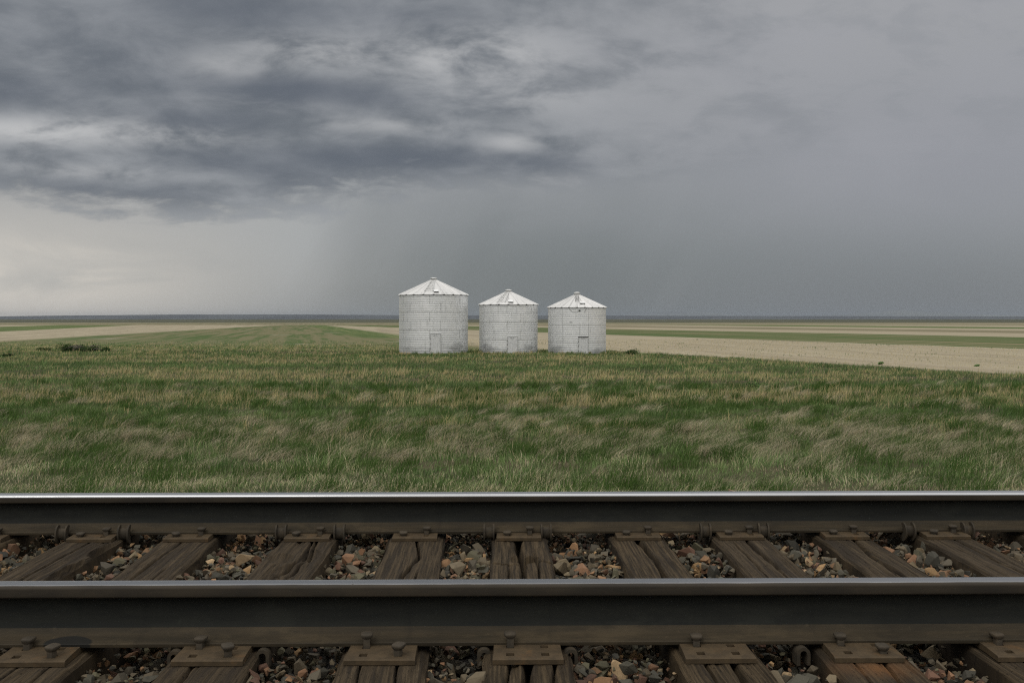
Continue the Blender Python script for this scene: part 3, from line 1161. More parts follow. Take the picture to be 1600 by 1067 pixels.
    R = np.stack([1 - 2 * (c_ * c_ + d_ * d_), 2 * (b * c_ - a * d_), 2 * (b * d_ + a * c_),
                  2 * (b * c_ + a * d_), 1 - 2 * (b * b + d_ * d_), 2 * (c_ * d_ - a * b),
                  2 * (b * d_ - a * c_), 2 * (c_ * d_ + a * b), 1 - 2 * (b * b + c_ * c_)], 1).reshape(-1, 3, 3)
    vi = rng.integers(0, len(variants), len(P))
    VV, FF, CC, off = [], [], [], 0
    for k, (vv, ff) in enumerate(variants):
        ix = np.nonzero(vi == k)[0]
        if not len(ix):
            continue
        W = np.einsum('nij,vj->nvi', R[ix], vv) * S[ix][:, None, None] + P[ix][:, None, :]
        VV.append(W.reshape(-1, 3))
        CC.append(np.repeat(colr[ix], len(vv), 0))
        FF.append((ff[None] + (np.arange(len(ix)) * len(vv))[:, None, None] + off).reshape(-1, 3))
        off += len(ix) * len(vv)
    me = np_mesh('ballast_gravel', np.concatenate(VV), np.concatenate(FF), np.concatenate(CC))
    o = mesh_obj('ballast_gravel', me, M_STONE)
    tag(o, 'mixed grey, brown and rust coloured crushed stones between the ties', 'gravel', kind='stuff')
    print('stones', len(P))


ballast()


# ------------------------------------------------------------------ grain bins
def bin_wall_material(name, H, off0, off1, pitch, seed, ring=0.813, step_=0.93, blot=()):
    m, nt, p = material(name)
    o = coord(nt)
    x, y, z = xyz(nt, o)
    ang = x.atan2(y * -1.0)                       # 0 faces the track
    dz = (val(nt, H) - z) / ring
    ri = dz.floor()
    par = (ri * 0.5).fract() * 2.0                # 0 / 1 alternately
    sh = (ang - off0 - par * (off1 - off0)) / step_
    si = sh.floor()
    # tone of every sheet
    wn = nt.nodes.new('ShaderNodeTexWhiteNoise')
    nt.links.new(vec(nt, si, ri, seed), wn.inputs['Vector'])
    tone = E(nt, wn.outputs['Value'])
    sd_ = ((sh + 0.5).fract() - 0.5).abs() * step_ * 2.9       # metres from a vertical seam
    rd = ((dz + 0.5).fract() - 0.5).abs() * ring               # metres from a ring joint
    n = noi(nt, vec(nt, ang * 3.0, z * 2.2, seed), 1.0, 6.0, 0.65)
    drip = noi(nt, vec(nt, ang * 16.0, z * 0.6, seed), 1.0, 5.0, 0.6)
    brush = noi(nt, vec(nt, ang * 2.0, z * 14.0, seed + 2), 1.0, 3.0, 0.6)
    c = mix(nt, (0.76, 0.775, 0.775), (0.89, 0.90, 0.90), tone * 0.35 + n * 0.65)
    c = mix(nt, c, (0.40, 0.41, 0.40), drip.step(0.52, 0.75) * 0.5)
    c = mix(nt, c, (0.74, 0.74, 0.73), brush.step(0.55, 0.8) * 0.35)
    # shade in the corrugation valleys, painted as dark lines along with dust
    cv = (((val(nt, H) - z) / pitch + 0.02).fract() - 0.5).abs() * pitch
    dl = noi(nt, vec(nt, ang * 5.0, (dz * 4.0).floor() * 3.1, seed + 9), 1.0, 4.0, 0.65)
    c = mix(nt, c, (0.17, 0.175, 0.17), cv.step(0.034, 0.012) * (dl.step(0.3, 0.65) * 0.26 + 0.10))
    # dark laps, bolts and dirt along them, with the lap shadow painted in
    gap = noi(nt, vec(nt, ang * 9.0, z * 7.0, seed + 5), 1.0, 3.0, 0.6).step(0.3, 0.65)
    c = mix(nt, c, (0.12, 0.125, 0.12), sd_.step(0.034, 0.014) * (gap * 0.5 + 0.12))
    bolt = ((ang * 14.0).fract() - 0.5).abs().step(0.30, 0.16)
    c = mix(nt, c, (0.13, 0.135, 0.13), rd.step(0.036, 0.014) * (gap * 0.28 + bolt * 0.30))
    # grime near the ground and rain splash
    base = (z + (n - 0.5) * 1.6).step(0.75, 0.0)
    c = mix(nt, c, (0.30, 0.31, 0.32), base * 0.45)
    for (ba, bz, ra, rz) in blot:
        e = ((ang - ba) * (1.0 / ra))
        f = ((z - bz) * (1.0 / rz))
        c = mix(nt, c, (0.20, 0.205, 0.205), ((e * e + f * f) + (n - 0.5) * 2.6).step(1.1, 0.1) * 0.4)
    c = mix(nt, c, (0.45, 0.44, 0.41), n.step(0.6, 0.8) * 0.4)
    nt.links.new(c, p.inputs['Base Color'])
    p.inputs['Metallic'].default_value = 0.75
    put(nt, p, 'Roughness', n * 0.2 + 0.36)
    return m


def bin_roof_material(name, nseg, seed):
    m, nt, p = material(name)
    o = coord(nt)
    x, y, z = xyz(nt, o)
    ang = x.atan2(y * -1.0)
    wn = nt.nodes.new('ShaderNodeTexWhiteNoise')
    nt.links.new(vec(nt, (ang * (nseg / (2 * math.pi))).floor(), seed, 0.0), wn.inputs['Vector'])
    tone = E(nt, wn.outputs['Value'])
    n = noi(nt, o, 2.5, 6.0, 0.65)
    r = (x * x + y * y)._m('SQRT')
    drip = noi(nt, vec(nt, ang * 14.0, r * 0.8, seed), 1.0, 5.0, 0.6)
    c = mix(nt, (0.45, 0.455, 0.45), (0.62, 0.62, 0.61), tone * 0.55 + n * 0.45)
    c = mix(nt, c, (0.27, 0.275, 0.27), drip.step(0.50, 0.70) * 0.6)
    seg = (((ang * (nseg / (2 * math.pi))).fract() - 0.06) .abs()) * r * (2 * math.pi / nseg)
    c = mix(nt, c, (0.16, 0.165, 0.16), seg.step(0.05, 0.02) * (n.step(0.3, 0.6) * 0.35 + 0.08))
    nt.links.new(c, p.inputs['Base Color'])
    p.inputs['Metallic'].default_value = 0.35
    put(nt, p, 'Roughness', n * 0.2 + 0.45)
    return m


def plain_metal(name, a, b, metallic=0.5, rough=0.5, sc=6.0):
    m, nt, p = material(name)
    o = coord(nt)
    n = noi(nt, o, sc, 6.0, 0.65)
    x, y, z = xyz(nt, o)
    st = noi(nt, vec(nt, x * 20.0, y * 20.0, z * 1.5), 1.0, 4.0, 0.6)
    c = mix(nt, a, b, n.step(0.3, 0.7))
    c = mix(nt, c, tuple(0.5 * q for q in a), st.step(0.58, 0.75) * 0.4)
    nt.links.new(c, p.inputs['Base Color'])
    p.inputs['Metallic'].default_value = metallic
    p.inputs['Roughness'].default_value = rough
    return m


M_DOOR = plain_metal('bin_door_sheet', (0.58, 0.59, 0.59), (0.72, 0.73, 0.73), 0.5, 0.45)
M_DARK = plain_metal('dark_weathered_iron', (0.07, 0.072, 0.07), (0.13, 0.13, 0.125), 0.3, 0.6)
M_TRIM = plain_metal('galvanised_trim', (0.40, 0.41, 0.405), (0.58, 0.585, 0.575), 0.5, 0.5)
M_CONC = plain_metal('bin_footing', (0.25, 0.24, 0.22), (0.33, 0.32, 0.30), 0.0, 0.9)


def grain_bin(px_c, Y, R, H, roof_h, base_py, label, seed, offs, nseg, door, ladder, hatch, cap, blot=(), cable=False, turn=0.0):
    X = (px_c - 800) / FPX * Y
    wx, wy = cw(X, Y)
    zb = -2.30 if base_py is None else CAM_Z - (base_py - HORIZON) / FPX * (Y - R)
    root = empty('grain_bin', (wx, wy, zb), math.atan2(-wx, wy))
    tag(root, label, 'grain bin', 'row of grain bins')

    # wall: rolled corrugated rings
    per, amp, sub = 0.2033, 0.0024, 8
    nz = int(H / per * sub)
    na = 180
    a = np.linspace(0, 2 * math.pi, na, endpoint=False)
    zs = np.linspace(-0.25, H, nz + 1)
    ringi = np.floor((H - zs) / 0.813)
    rad = R + amp * np.cos((H - zs) / per * 2 * math.pi) + 0.003 * (ringi % 2)
    dent = 0.012 * (fbm(np.cos(a)[None, :] * 3 + 5, np.sin(a)[None, :] * 3 + zs[:, None] * .7, seed) - .5)
    rr = rad[:, None] + dent
    V = np.stack([(rr * np.sin(a)[None]).ravel(), (-rr * np.cos(a)[None]).ravel(), np.repeat(zs, na)], 1)
    i, j = np.meshgrid(np.arange(na), np.arange(nz))
    i2 = (i + 1) % na
    F = np.stack([(j * na + i).ravel(), (j * na + i2).ravel(), ((j + 1) * na + i2).ravel(), ((j + 1) * na + i).ravel()], 1)
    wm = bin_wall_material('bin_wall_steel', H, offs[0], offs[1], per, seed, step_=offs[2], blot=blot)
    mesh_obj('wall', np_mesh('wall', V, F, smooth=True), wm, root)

    bm = bmesh.new()
    bmesh.ops.create_cone(bm, cap_ends=True, segments=64, radius1=R + 0.14, radius2=R + 0.12, depth=0.3)
    bm_obj('footing', bm, M_CONC, root, loc=(0, 0, -0.26))

    # roof: ribbed sheets running to the cap
    Re, Rc = R + 0.10, cap[0] * 0.92
    ze, zc = H - 0.03, H + roof_h
    sl = (zc - ze) / (Re - Rc)
    rz = lambda r: ze + (Re - r) * sl
    bm = bmesh.new()
    sub = 8
    prev = None
    rs = [Re, Re, Re - 0.25, (Re + Rc) / 2, Rc]
    dz = [-0.045, 0, 0, -0.015, 0]
    first = None
    for k in range(nseg * sub):
        an = 2 * math.pi * k / (nseg * sub)
        kk = k % sub
        rib = 0.055 if kk == 0 else (0.010 if kk in (1, sub - 1) else 0.0)
        colv = []
        for r_, d_ in zip(rs, dz):
            rr_ = r_ + (0.0)
            colv.append(bm.verts.new((rr_ * math.sin(an), -rr_ * math.cos(an), rz(r_) + d_ + rib * (1 if r_ > Rc + .1 else .4))))
        if prev:
            for q in range(len(rs) - 1):
                bm.faces.new((prev[q], colv[q], colv[q + 1], prev[q + 1]))
        else:
            first = colv
        prev = colv
    for q in range(len(rs) - 1):
        bm.faces.new((prev[q], first[q], first[q + 1], prev[q + 1]))
    # soffit closes the eave to the wall
    bmesh.ops.recalc_face_normals(bm, faces=bm.faces)
    roof = bm_obj('roof', bm, bin_roof_material('bin_roof_steel', nseg, seed), root, smooth=math.radians(12))

    # cap on the peak
    bm = bmesh.new()
    cr, ch = cap
    prof = [(cr * 0.86, zc - 0.06), (cr * 0.86, zc + ch * 0.55), (cr * 1.08, zc + ch * 0.55), (cr * 1.10, zc + ch * 0.72), (cr * 0.92, zc + ch * 0.95), (cr * .4, zc + ch * 1.12), (0.001, zc + ch * 1.15)]
    N = 32
    rings = [[bm.verts.new((r_ * math.sin(2 * math.pi * q / N), -r_ * math.cos(2 * math.pi * q / N), z_)) for q in range(N)] for r_, z_ in prof]
    for A, B in zip(rings[:-1], rings[1:]):
        for q in range(N):
            bm.faces.new((A[q], A[(q + 1) % N], B[(q + 1) % N], B[q]))
    bm_obj('roof_cap', bm, M_TRIM, roof, smooth=math.radians(30))

    # point on the roof: r from the axis, sideways s (metres), lift off the sheet
    def on_roof(r_, s_, lift, az):
        b = Vector((r_ * math.sin(az), -r_ * math.cos(az), rz(r_) + lift))
        return b + Vector((math.cos(az), math.sin(az), 0)) * s_
    az, w0, w1, r0, r1, nr, thick = ladder
    bm = bmesh.new()
    for sg in (-1, 1):
        tube(bm, [on_roof(r1, sg * w1 / 2, .07, az), on_roof(r0, sg * w0 / 2, .07, az)], thick, 6)
    for q in range(nr):
        t = (q + .5) / nr
        r_ = r1 + (r0 - r1) * t
        w_ = w1 + (w0 - w1) * t
        tube(bm, [on_roof(r_, -w_ / 2, .075, az), on_roof(r_, w_ / 2, .075, az)], thick * .9, 6)
    bm_obj('roof_ladder', bm, M_TRIM if thick > .024 else M_DARK, roof, smooth=math.radians(40))

    # inspection hatch
    az, r_, w_, l_ = hatch
    up = Vector((-math.sin(az) * 1.0, math.cos(az) * 1.0, sl)).normalized()
    sd2 = Vector((math.cos(az), math.sin(az), 0))
    nn = sd2.cross(up).normalized()
    M = Matrix((sd2, up, nn)).transposed()
    bm = bmesh.new()
    ctr = on_roof(r_, 0, 0.0, az)
    box(bm, *(ctr + nn * .07), w_, l_, 0.10, rot=M, bevel=0.01)
    hobj = bm_obj('hatch', bm, M_DOOR, roof)
    bm = bmesh.new()
    box(bm, *(ctr + nn * .045 - up * (l_ / 2 + .02)), w_ + .04, 0.03, 0.07, rot=M)
    bm_obj('hatch_lip', bm, M_DARK, hobj)

    # door
    x0, x1, dh, dark_top = door
    az = math.asin(((x0 + x1) / 2) / R)
    w_ = (x1 - x0)
    Mz = Matrix.Rotation(az, 3, 'Z')

    def dloc(s_, out, z_):
        v_ = Mz @ Vector((s_, -(R + out), z_))
        return v_
    bm = bmesh.new()
    box(bm, *dloc(0, .015, dh / 2 - .1), w_ - .05, 0.07, dh + .12, rot=Mz, bevel=.004)
    for q in range(5):
        s_ = (q - 2) / 5 * w_
        box(bm, *dloc(s_, .053, dh / 2 - .08), 0.035, 0.014, dh, rot=Mz, bevel=.003)
    d = bm_obj('door', bm, M_DOOR, root)
    for sg in (-1, 1):
        bm = bmesh.new()
        box(bm, *dloc(sg * (w_ / 2), .03, dh / 2 - .1), 0.045, 0.09, dh + .16, rot=Mz)
        bm_obj('door_jamb', bm, M_TRIM, d)
    bm = bmesh.new()
    box(bm, *dloc(0, .04, dh + .02), w_ + .06, 0.07 if not dark_top else .13, 0.04 if not dark_top else .075, rot=Mz)
    bm_obj('door_hood', bm, M_TRIM if not dark_top else M_DARK, d)
    for s_ in (-.12, .06):
        bm = bmesh.new()
        box(bm, *dloc(s_, .065, dh - .13), 0.06, 0.04, 0.06, rot=Mz, bevel=.008)
        bm_obj('door_latch', bm, M_DARK, d)
    for z_ in (dh * .25, dh * .5, dh * .75):
        bm = bmesh.new()
        box(bm, *dloc(-w_ / 2 - .01, .085, z_), 0.04, 0.03, 0.10, rot=Mz, bevel=.005)
        bm_obj('hinge', bm, M_DARK, d)

    # closing strip at the eave, dark to stand in for the overhang's shade
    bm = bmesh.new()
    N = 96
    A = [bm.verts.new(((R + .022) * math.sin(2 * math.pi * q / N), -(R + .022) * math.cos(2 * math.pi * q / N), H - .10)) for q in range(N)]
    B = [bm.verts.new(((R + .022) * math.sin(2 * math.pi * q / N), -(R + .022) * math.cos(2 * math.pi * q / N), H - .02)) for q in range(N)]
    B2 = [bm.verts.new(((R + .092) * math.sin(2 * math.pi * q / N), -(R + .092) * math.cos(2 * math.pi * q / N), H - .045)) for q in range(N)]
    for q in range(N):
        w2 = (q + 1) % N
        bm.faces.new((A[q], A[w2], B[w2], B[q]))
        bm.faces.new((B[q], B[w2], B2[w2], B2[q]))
    bm_obj('eave_shade_strip', bm, M_DARK, root, smooth=math.radians(30))
    if cable:
        bm = bmesh.new()
        def wpt(xx, z_): 
            return (xx, -math.sqrt(R * R - xx * xx) - .05, z_)
        s_ = R / 403.0
        def q_(u_, v_): return wpt((u_ - 505) * s_, H - (v_ - 308) * s_)
        tube(bm, [q_(400, 330), q_(425, 360), (q_(455, 376)), q_(490, 378), q_(520, 365), q_(545, 352), q_(560, 362)], .013, 6)
        tube(bm, [q_(600, 385), q_(622, 352), q_(640, 315)], .011, 6)
        box(bm, *wpt((540 - 505) * s_, H - (355 - 308) * s_), .16, .06, .12, bevel=.01)
        bm_obj('cable', bm, M_DARK, root, smooth=math.radians(40))
    return root


grain_bin(677.5, 90.9, 3.2, 5.31, 1.40, 551.5, 'largest silver corrugated grain bin, taller and wider than the other two', 3, (-.11, .203, .93), 22,
          (-.30, .645, 1.72, False), (-.16, .28, .80, .55, 2.75, 7, .028), (.08, 2.75, .42, .35), (.30, .20), blot=((.75, .5, .25, .5),))
grain_bin(794.5, 91.7, 2.745, 4.47, 1.20, 551.5, 'smaller silver grain bin standing between the other two', 5, (-.05, .42, .93), 20,
          (-.116, .83, 1.50, False), (-.28, .32, .78, .45, 2.5, 6, .028), (.08, 2.35, .44, .40), (.30, .20), blot=((-.8, .45, .3, .4), (.75, .4, .25, .35)))
grain_bin(901.5, 91.7, 2.72, 4.41, 1.18, 555.0, 'small silver grain bin with a loose cable below its eave', 7, (.40, -.50, .90), 24,
          (.116, 1.02, 1.66, True), (.02, .22, .34, .6, 1.75, 4, .020), (.24, 2.05, .42, .28), (.29, .24), blot=((-.8, .4, .35, .5), (.7, .3, .3, .35), (-.2, 3.0, .07, .1)), cable=True)


# ------------------------------------------------------------------ grass
def blade_material():
    m = bpy.data.materials.new('grass_blades')
    m.use_nodes = True
    nt = m.node_tree
    nt.nodes.clear()
    out = nt.nodes.new('ShaderNodeOutputMaterial')
    at = nt.nodes.new('ShaderNodeAttribute')
    at.attribute_name = 'tint'
    d = nt.nodes.new('ShaderNodeBsdfDiffuse')
    t = nt.nodes.new('ShaderNodeBsdfTranslucent')
    mx = nt.nodes.new('ShaderNodeMixShader')
    mx.inputs[0].default_value = 0.35
    nt.links.new(at.outputs['Color'], d.inputs['Color'])
    nt.links.new(at.outputs['Color'], t.inputs['Color'])
    nt.links.new(d.outputs[0], mx.inputs[1])
    nt.links.new(t.outputs[0], mx.inputs[2])
    nt.links.new(mx.outputs[0], out.inputs[0])
    return m


M_BLADE = blade_material()


def blades_mesh(name, B, h, L, la, w, col):
    """B base (n,3), h height, L sideways reach of the tip, la direction of lean, w width, col (n,3)"""
    n = len(B)
    fa = rng.uniform(0, math.pi, n)
    fx, fy = np.cos(fa) * w / 2, np.sin(fa) * w / 2 * 0.6
    dx, dy = np.cos(la), np.sin(la)
    V = np.zeros((n, 5, 3), dtype=np.float32)
    for q, (sg, f, hh, ww) in enumerate(((-1, 0, 0, 1), (1, 0, 0, 1), (-1, .33, .62, .8), (1, .33, .62, .8), (0, 1, 1, 0))):
        droop = 1.0 if q < 4 else 1.0
        V[:, q, 0] = B[:, 0] + dx * L * f + sg * fx * ww
        V[:, q, 1] = B[:, 1] + dy * L * f + sg * fy * ww
        V[:, q, 2] = B[:, 2] + h * hh * droop - (0.02 if q < 2 else 0)
    k = (np.arange(n) * 5)[:, None, None]
    F = (np.array([[0, 1, 3], [0, 3, 2], [2, 3, 4]])[None] + k).reshape(-1, 3)
    cc = np.repeat(col, 5, 0)
    return np_mesh(name, V.reshape(-1, 3), F, cc)


def bnd_y(x):
    return 101.0 - np.maximum(x - 9.5, 0) * 2.27 + (fbm(x / 3, x * 0 + 1, 61) - .5) * 6 + np.minimum(x + 9.0, 0) * -0.06


BINS = [(677.5, 90.9, 3.25), (794.5, 91.7, 2.8), (901.5, 91.7, 2.78)]
BXY = [cw((p_ - 800) / FPX * Y_, Y_) + (R_,) for p_, Y_, R_ in BINS]


def free_of_bins(x, y):
    ok = np.ones(len(x), bool)
    for bx_, by_, R_ in BXY:
        ok &= (x - bx_) ** 2 + (y - by_) ** 2 > (R_ + .05) ** 2
    return ok


def scatter(n, y0, y1, pw, spread=0.60):
    """points in the view wedge, thinning with distance as y^-pw per square metre"""
    t = rng.random(n)
    e = 2 - pw
    y = (y0 ** e + t * (y1 ** e - y0 ** e)) ** (1 / e)
    x = rng.uniform(-1, 1, n) * (spread * y + 1.5)
    return x, y


DRY_K = [8, 14, 17, 19, 20.5, 24, 27, 29, 32, 34.5, 39, 42, 46, 49, 55, 59, 65, 70, 78, 83, 88, 130]
DRY_V = [.40, .42, .46, .34, .30, .30, .10, -.15, -.18, .60, .64, -.05, -.12, .40, .46, -.05, -.08, .38, .30, .0, .30, .36]


def dryness(x, y):
    yw = y + (fbm(x / 14, y / 9, 31) - .5) * y * 0.13 + x * .02
    b = np.interp(yw, DRY_K, DRY_V)
    b = b + (fbm(x / 5.5, y / 3.0, 33) - .5) * 1.0 + (fbm(x / .9, y / .7, 35, 3) - .5) * 1.3
    return np.clip(b, 0, 1)


G_DARK, G_MID, G_LIGHT = np.array((.050, .102, .031)), np.array((.140, .204, .074)), np.array((.26, .29, .15))
D_YEL, D_TAN, D_GREY = np.array((.45, .37, .165)), np.array((.42, .36, .225)), np.array((.40, .37, .275))


def lerp(a, b, t):
    return a[None] * (1 - t[:, None]) + b[None] * t[:, None]


def grass_colours(x, y, dry, n):
    g = np.clip((fbm(x / 2.5, y / 1.8, 41) - .5) * 1.5 + (fbm(x / .6, y / .5, 43, 3) - .5) * 1.6 + .55 + rng.normal(0, .2, n), 0, 1)
    c = lerp(G_DARK, G_MID, g)
    c = c * (1 - .35 * (rng.random(n) < .3)[:, None]) + G_LIGHT[None] * (.35 * (rng.random(n) < .3))[:, None]
    isdry = rng.random(n) < dry * .75
    t = rng.random(n)
    near = np.clip((26 - y) / 6, 0, 1)
    dc = lerp(D_YEL, D_TAN, t) * (1 - near[:, None] * .8) + lerp(D_TAN, D_GREY, t) * near[:, None] * .8
    c = np.where(isdry[:, None], dc, c)
    return np.clip(c * rng.uniform(.75, 1.25, (n, 1)), 0, 1), isdry


def build_grass():
    # 1 -- the general sward
    n = 950000
    x, y = scatter(n, 7.2, 138.0, 1.40)
    k = (y < bnd_y(x) + 1.0 + 36 * np.clip((-x - 2) / 10, 0, 1)) & free_of_bins(x, y)
    left = np.clip((-x - 2) / 10, 0, 1)
    thin = np.clip((bnd_y(x) + left * 26 - y) / (4 + 34 * left), .06, 1)
    k &= rng.random(n) < thin
    gaps = np.clip((fbm(x / .62, y / .5, 55, 3) - .30) * 7, .12, 1)
    gk = np.clip((y - 18.5) / 2, 0, 1)
    k &= rng.random(n) < gaps * gk + (1 - gk)
    x, y = x[k], y[k]
    n = len(x)
    dry = dryness(x, y)
    col, isdry = grass_colours(x, y, dry, n)
    tall = .55 + .9 * fbm(x / 3, y / 2, 51)
    near = np.clip((22 - y) / 5, 0, 1)
    h = rng.uniform(.07, .20, n) * tall * (1 - .30 * near)
    col = col * (1 + .30 * np.clip((20.5 - y) / 2, 0, 1))[:, None]
    cl = fbm(x / .62, y / .5, 55, 3)
    cm = fbm(x / 1.7, y / 1.2, 57, 3)
    h = h * (.30 + 2.6 * np.clip(cl - .22, 0, 1) ** 1.2) * (.55 + .9 * cm)
    h = np.where(isdry, h * 1.15, h)
    w = np.maximum(.0066, y * .00036) * rng.uniform(.7, 1.3, n)
    L = h * rng.uniform(.15, 1.0, n) * (1 + near * .9)
    la = rng.normal(0.0, .75, n) + (fbm(x / 1.3, y / 1.0, 59, 3) - .5) * 7
    B = np.stack([x, y, zg(x, y)], 1)
    o = mesh_obj('meadow_grass', blades_mesh('meadow_grass', B, h, L, la, w, col), M_BLADE)
    tag(o, 'green and straw-coloured meadow grass between the track and the bins', 'grass', kind='stuff')

    # 2 -- tall dry stems with pale heads
    n = 110000
    x, y = scatter(n, 27.0, 100.0, 1.5)
    d = dryness(x, y)
    cl = fbm(x / 1.6, y / 1.3, 71)
    k = (y < bnd_y(x) + .5) & free_of_bins(x, y) & (rng.random(n) < np.clip((d - .35) * 1.6, 0, 1) * np.clip((cl - .40) * 5, 0.05, 1))
    x, y = x[k], y[k]
    n = len(x)
    h = rng.uniform(.25, .62, n)
    w = np.maximum(.005, y * .00026) * rng.uniform(.7, 1.2, n)
    L = h * rng.uniform(.05, .40, n)
    la = rng.normal(0.0, .5, n)
    col = lerp(D_YEL, D_TAN, rng.random(n)) * rng.uniform(.8, 1.25, (n, 1))
    B = np.stack([x, y, zg(x, y)], 1)
    o = mesh_obj('dry_grass', blades_mesh('dry_grass', B, h, L, la, w, col), M_BLADE)
    tag(o, 'tall yellow dry grass stems standing in bands across the meadow', 'grass', kind='stuff')

    # 3 -- tussocks: dark green fountains and bent-over straw
    Bs, hs, Ls, las, ws, cs = [], [], [], [], [], []
    nt_ = 4200
    tx, ty = scatter(nt_, 15.0, 46.0, 1.1, .58)
    for x0, y0 in zip(tx, ty):
        inb = 19.5 < y0 + x0 * .03 < 28.5
        if not inb and random.random() < .62:
            continue
        straw = random.random() < (.40 if inb else .12)
        m_ = random.randint(50, 110) if inb else random.randint(40, 80)
        r_ = random.uniform(.10, .32)
        a_ = rng.uniform(0, 2 * math.pi, m_)
        q = np.sqrt(rng.random(m_)) * r_
        bx_, by_ = x0 + np.cos(a_) * q * 1.5, y0 + np.sin(a_) * q
        Bs.append(np.stack([bx_, by_, zg(bx_, by_)], 1))
        if straw:
            hh = rng.uniform(.12, .34, m_)
            hs.append(hh)
            Ls.append(rng.uniform(.25, .75, m_))
            las.append(rng.normal(random.gauss(-.2, .4), .22, m_))
            cs.append(lerp(D_TAN, D_GREY, rng.random(m_)) * rng.uniform(.6, 1.3, (m_, 1)))
        else:
            hh = rng.uniform(.2, .5, m_) * (1 - .4 * q / r_)
            hs.append(hh)
            Ls.append(hh * rng.uniform(.2, .9, m_))
            las.append(np.where(rng.random(m_) < .5, a_, rng.normal(0, .6, m_)))
            cs.append(lerp(np.array((.034, .075, .018)), np.array((.095, .150, .040)), rng.random(m_)) * rng.uniform(.7, 1.2, (m_, 1)))
        ws.append(np.maximum(.007, y0 * .00034) * rng.uniform(.7, 1.3, m_))
    cat = np.concatenate
    o = mesh_obj('grass_tussocks', blades_mesh('grass_tussocks', cat(Bs), cat(hs), cat(Ls), cat(las), cat(ws), cat(cs)), M_BLADE)
    tag(o, 'dark green tussocks and bent grey straw beyond the far rail', 'grass', kind='stuff')

    # weeds and long grass against the bin walls
    Bx, By, Hh, Cc = [], [], [], []
    for bx_, by_, R_ in BXY:
        for q in range(260):
            a_ = random.uniform(-math.pi * .98, -math.pi * .02)
            d_ = R_ + abs(random.gauss(0, .45)) + .05
            m_ = random.randint(8, 26)
            kind = random.random()
            x_ = bx_ + math.cos(a_) * d_ + rng.normal(0, .09, m_)
            y_ = by_ + math.sin(a_) * d_ + rng.normal(0, .09, m_)
            Bx.append(x_)
            By.append(y_)
            Hh.append(rng.uniform(.05, .19, m_) * (2.2 if random.random() < .10 else .9))
            Cc.append((lerp(D_YEL, D_TAN, rng.random(m_)) if kind < .3 else lerp(np.array((.034, .075, .018)), G_MID, rng.random(m_))) * rng.uniform(.75, 1.2, (m_, 1)))
    Bx, By, Hh, Cc = (np.concatenate(q) for q in (Bx, By, Hh, Cc))
    o = mesh_obj('base_weeds', blades_mesh('base_weeds', np.stack([Bx, By, zg(Bx, By)], 1), Hh, Hh * rng.uniform(.1, .6, len(Hh)), rng.normal(0, 1.2, len(Hh)), np.full(len(Hh), .03), Cc), M_BLADE)
    tag(o, 'uneven weeds and long grass growing against the bin walls', 'weeds', kind='stuff')

    # 4 -- stubble and weeds at the edge of the mown field
    n = 26000
    y = rng.uniform(50, 150, n)
    x = rng.uniform(-.2, .62, n) * y
    k = (y > bnd_y(x) - 1) & (x > -12 - .242 * (y - 150)) & (x < 38 - .387 * (y - 150)) & free_of_bins(x, y)
    x, y = x[k], y[k]
    n = len(x)
    wd = rng.random(n) < np.clip((fbm(x / 2, y / 3, 91) - .58) * 2, 0, .6)
    col = np.where(wd[:, None], lerp(G_DARK, G_MID, rng.random(n)), lerp(D_TAN, D_GREY, rng.random(n)) * 1.2)
    h = np.where(wd, rng.uniform(.08, .22, n), rng.uniform(.06, .16, n))
    B = np.stack([x, y, zg(x, y)], 1)
    o = mesh_obj('stubble', blades_mesh('stubble', B, h, h * .4, rng.uniform(0, 6.28, n), y * .0005, col), M_BLADE)
    tag(o, 'short pale stubble and low weeds on the cut field', 'stubble', kind='stuff')


build_grass()


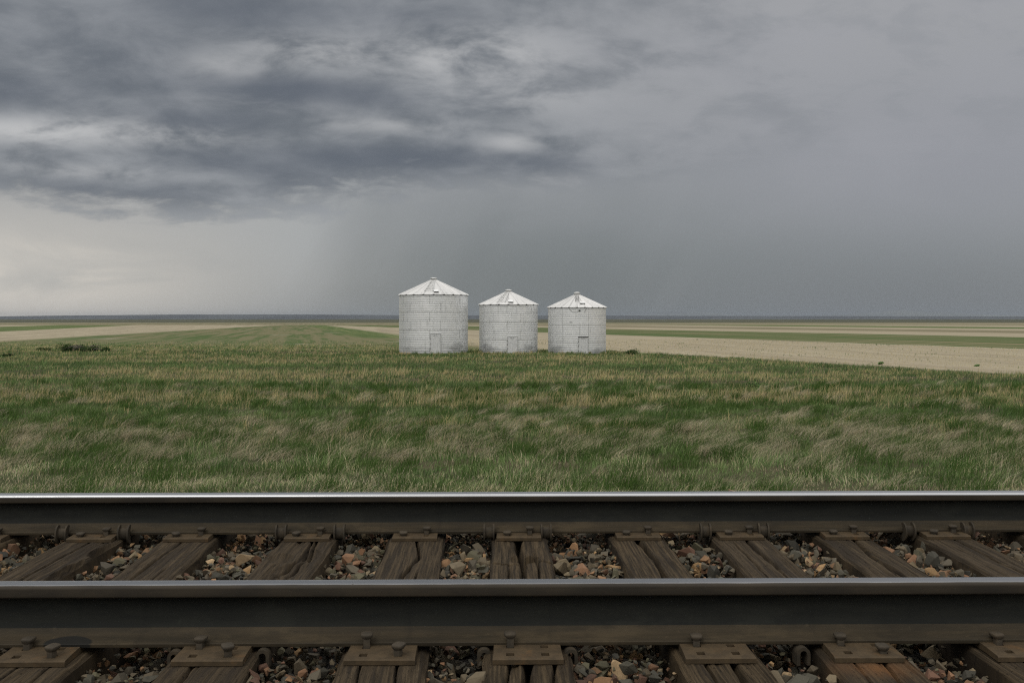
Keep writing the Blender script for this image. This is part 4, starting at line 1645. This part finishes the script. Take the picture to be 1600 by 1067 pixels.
# ------------------------------------------------------------------ shrubs
def shrub(px, py, w_px, h_px, label, name='shrub', cat='shrub', twigs=False, group=None, tint=1.0, leaf=.06, dens=1.0, flat=1.0):
    Yd = (CAM_Z + 2.25) * FPX / (py - HORIZON)
    X = (px - 800) / FPX * Yd
    wx, wy = cw(X, Yd)
    z = float(zg(wx, wy))
    root = empty(name, (wx, wy, z))
    tag(root, label, cat, group)
    W, H = w_px / FPX * Yd, h_px / FPX * Yd
    n = int(900 * dens * max(1.0, W / 1.2))
    # several uneven lobes
    nl = max(4, int(W / H * 2.2))
    lob = [(random.uniform(-.42, .42) * W, random.uniform(-.3, .3) * W * .5 * flat, random.uniform(.15, .62) * H, random.uniform(.28, .5) * min(W, H * 1.6)) for _ in range(nl)]
    P = []
    for q in range(n):
        l_ = random.choice(lob)
        d = Vector((random.gauss(0, 1), random.gauss(0, 1), random.gauss(0, 1))).normalized() * l_[3] * random.random() ** .4
        p_ = (l_[0] + d.x * 1.2, l_[1] + d.y, max(.01, l_[2] + d.z * .8))
        P.append(p_)
    P = np.array(P)
    s = leaf * rng.uniform(.6, 1.5, n)
    V = np.zeros((n, 4, 3))
    a = rng.normal(size=(n, 3))
    a /= np.linalg.norm(a, axis=1, keepdims=True)
    b = np.cross(a, rng.normal(size=(n, 3)))
    b /= np.linalg.norm(b, axis=1, keepdims=True)
    for q, (f, g) in enumerate(((-1, 0), (0, -.5), (1, 0), (0, .5))):
        V[:, q] = P + a * (s * f)[:, None] + b * (s * g)[:, None]
    F = np.arange(n * 4).reshape(n, 4)
    col = lerp(np.array((.026, .050, .018)), np.array((.07, .105, .038)), rng.random(n)) * rng.uniform(.7, 1.3, (n, 1)) * tint
    me = np_mesh('foliage', V.reshape(-1, 3), F, np.repeat(col, 4, 0))
    mesh_obj('foliage', me, M_BLADE, root)
    bm = bmesh.new()
    for q in range(26 if twigs else 7):
        sx = random.uniform(-.45, .45) * W
        if twigs:
            ang = random.uniform(-.9, .9)
            ln = random.uniform(.4, 1.3)
            p0 = Vector((sx, random.uniform(-.4, .1), random.uniform(.05, H * .7)))
            tube(bm, [p0, p0 + Vector((ln * .5 * math.cos(ang), -.1, ln * .2 * math.sin(ang) + .05)), p0 + Vector((ln * math.cos(ang), -.15, ln * .35 * math.sin(ang)))], [.035, .03, .018], 5)
        else:
            tube(bm, [(sx * .4, 0, -.05), (sx * .7, 0, H * .3), (sx, random.uniform(-.1, .1), H * .75)], [.018, .014, .006], 5)
    bm_obj('twigs' if twigs else 'stems', bm, M_TWIG, root)
    return root


def twig_material():
    m, nt, p = material('dead_twigs')
    n = noi(nt, geo_pos(nt), 12.0, 4.0)
    nt.links.new(mix(nt, (0.06, 0.05, 0.045), (0.14, 0.12, 0.10), n), p.inputs['Base Color'])
    p.inputs['Roughness'].default_value = 0.9
    return m


M_TWIG = twig_material()
shrub(120, 549.5, 62, 11, 'pile of dead twigs overgrown with dark green weeds', name='brush_pile', cat='brush pile', twigs=True, dens=1.0)
shrub(160, 549.5, 44, 7, 'low dark green shrub merging into the side of the brush pile', dens=.8)
shrub(66, 549, 26, 6, 'low sprawling shrub between the brush pile and the pair of round shrubs', dens=.9)
shrub(7, 558, 8, 8, 'larger of a pair of small round dark shrubs', dens=.8, group='pair of round shrubs')
shrub(16.5, 557.5, 6, 7, 'smaller of a pair of small round dark shrubs', dens=.7, group='pair of round shrubs')
shrub(985, 554, 26, 9, 'leafy green shrub in tall grass beside the bin with the cable', dens=.8, tint=1.3)
shrub(1187, 608, 46, 9, 'wide dark green shrub low in the meadow grass', dens=.7, tint=1.9)
shrub(1300, 609, 60, 7, 'long flat dark shrub in the meadow grass near the stubble', dens=.6, tint=1.9)
shrub(1376, 571, 6, 6, 'lone upright green weed standing in the pale stubble', name='weed', cat='weed', dens=.4, tint=3.2, leaf=.035)
shrub(1528, 574, 6, 4, 'low spreading green weed lying in the pale stubble', name='weed', cat='weed', dens=.35, tint=3.6, leaf=.035)


# ------------------------------------------------------------------ haze
def haze():
    bm = bmesh.new()
    box(bm, 0, 0, (95.0 - 5.0) / 2, 34000, 34000, 100.0)
    m = bpy.data.materials.new('haze')
    m.use_nodes = True
    nt = m.node_tree
    nt.nodes.clear()
    out = nt.nodes.new('ShaderNodeOutputMaterial')
    v = nt.nodes.new('ShaderNodeVolumePrincipled')
    v.inputs['Color'].default_value = (0.36, 0.42, 0.50, 1)
    v.inputs['Density'].default_value = 3.2e-5
    nt.links.new(v.outputs[0], out.inputs['Volume'])
    o = bm_obj('haze', bm, m)
    tag(o, kind='stuff')


haze()
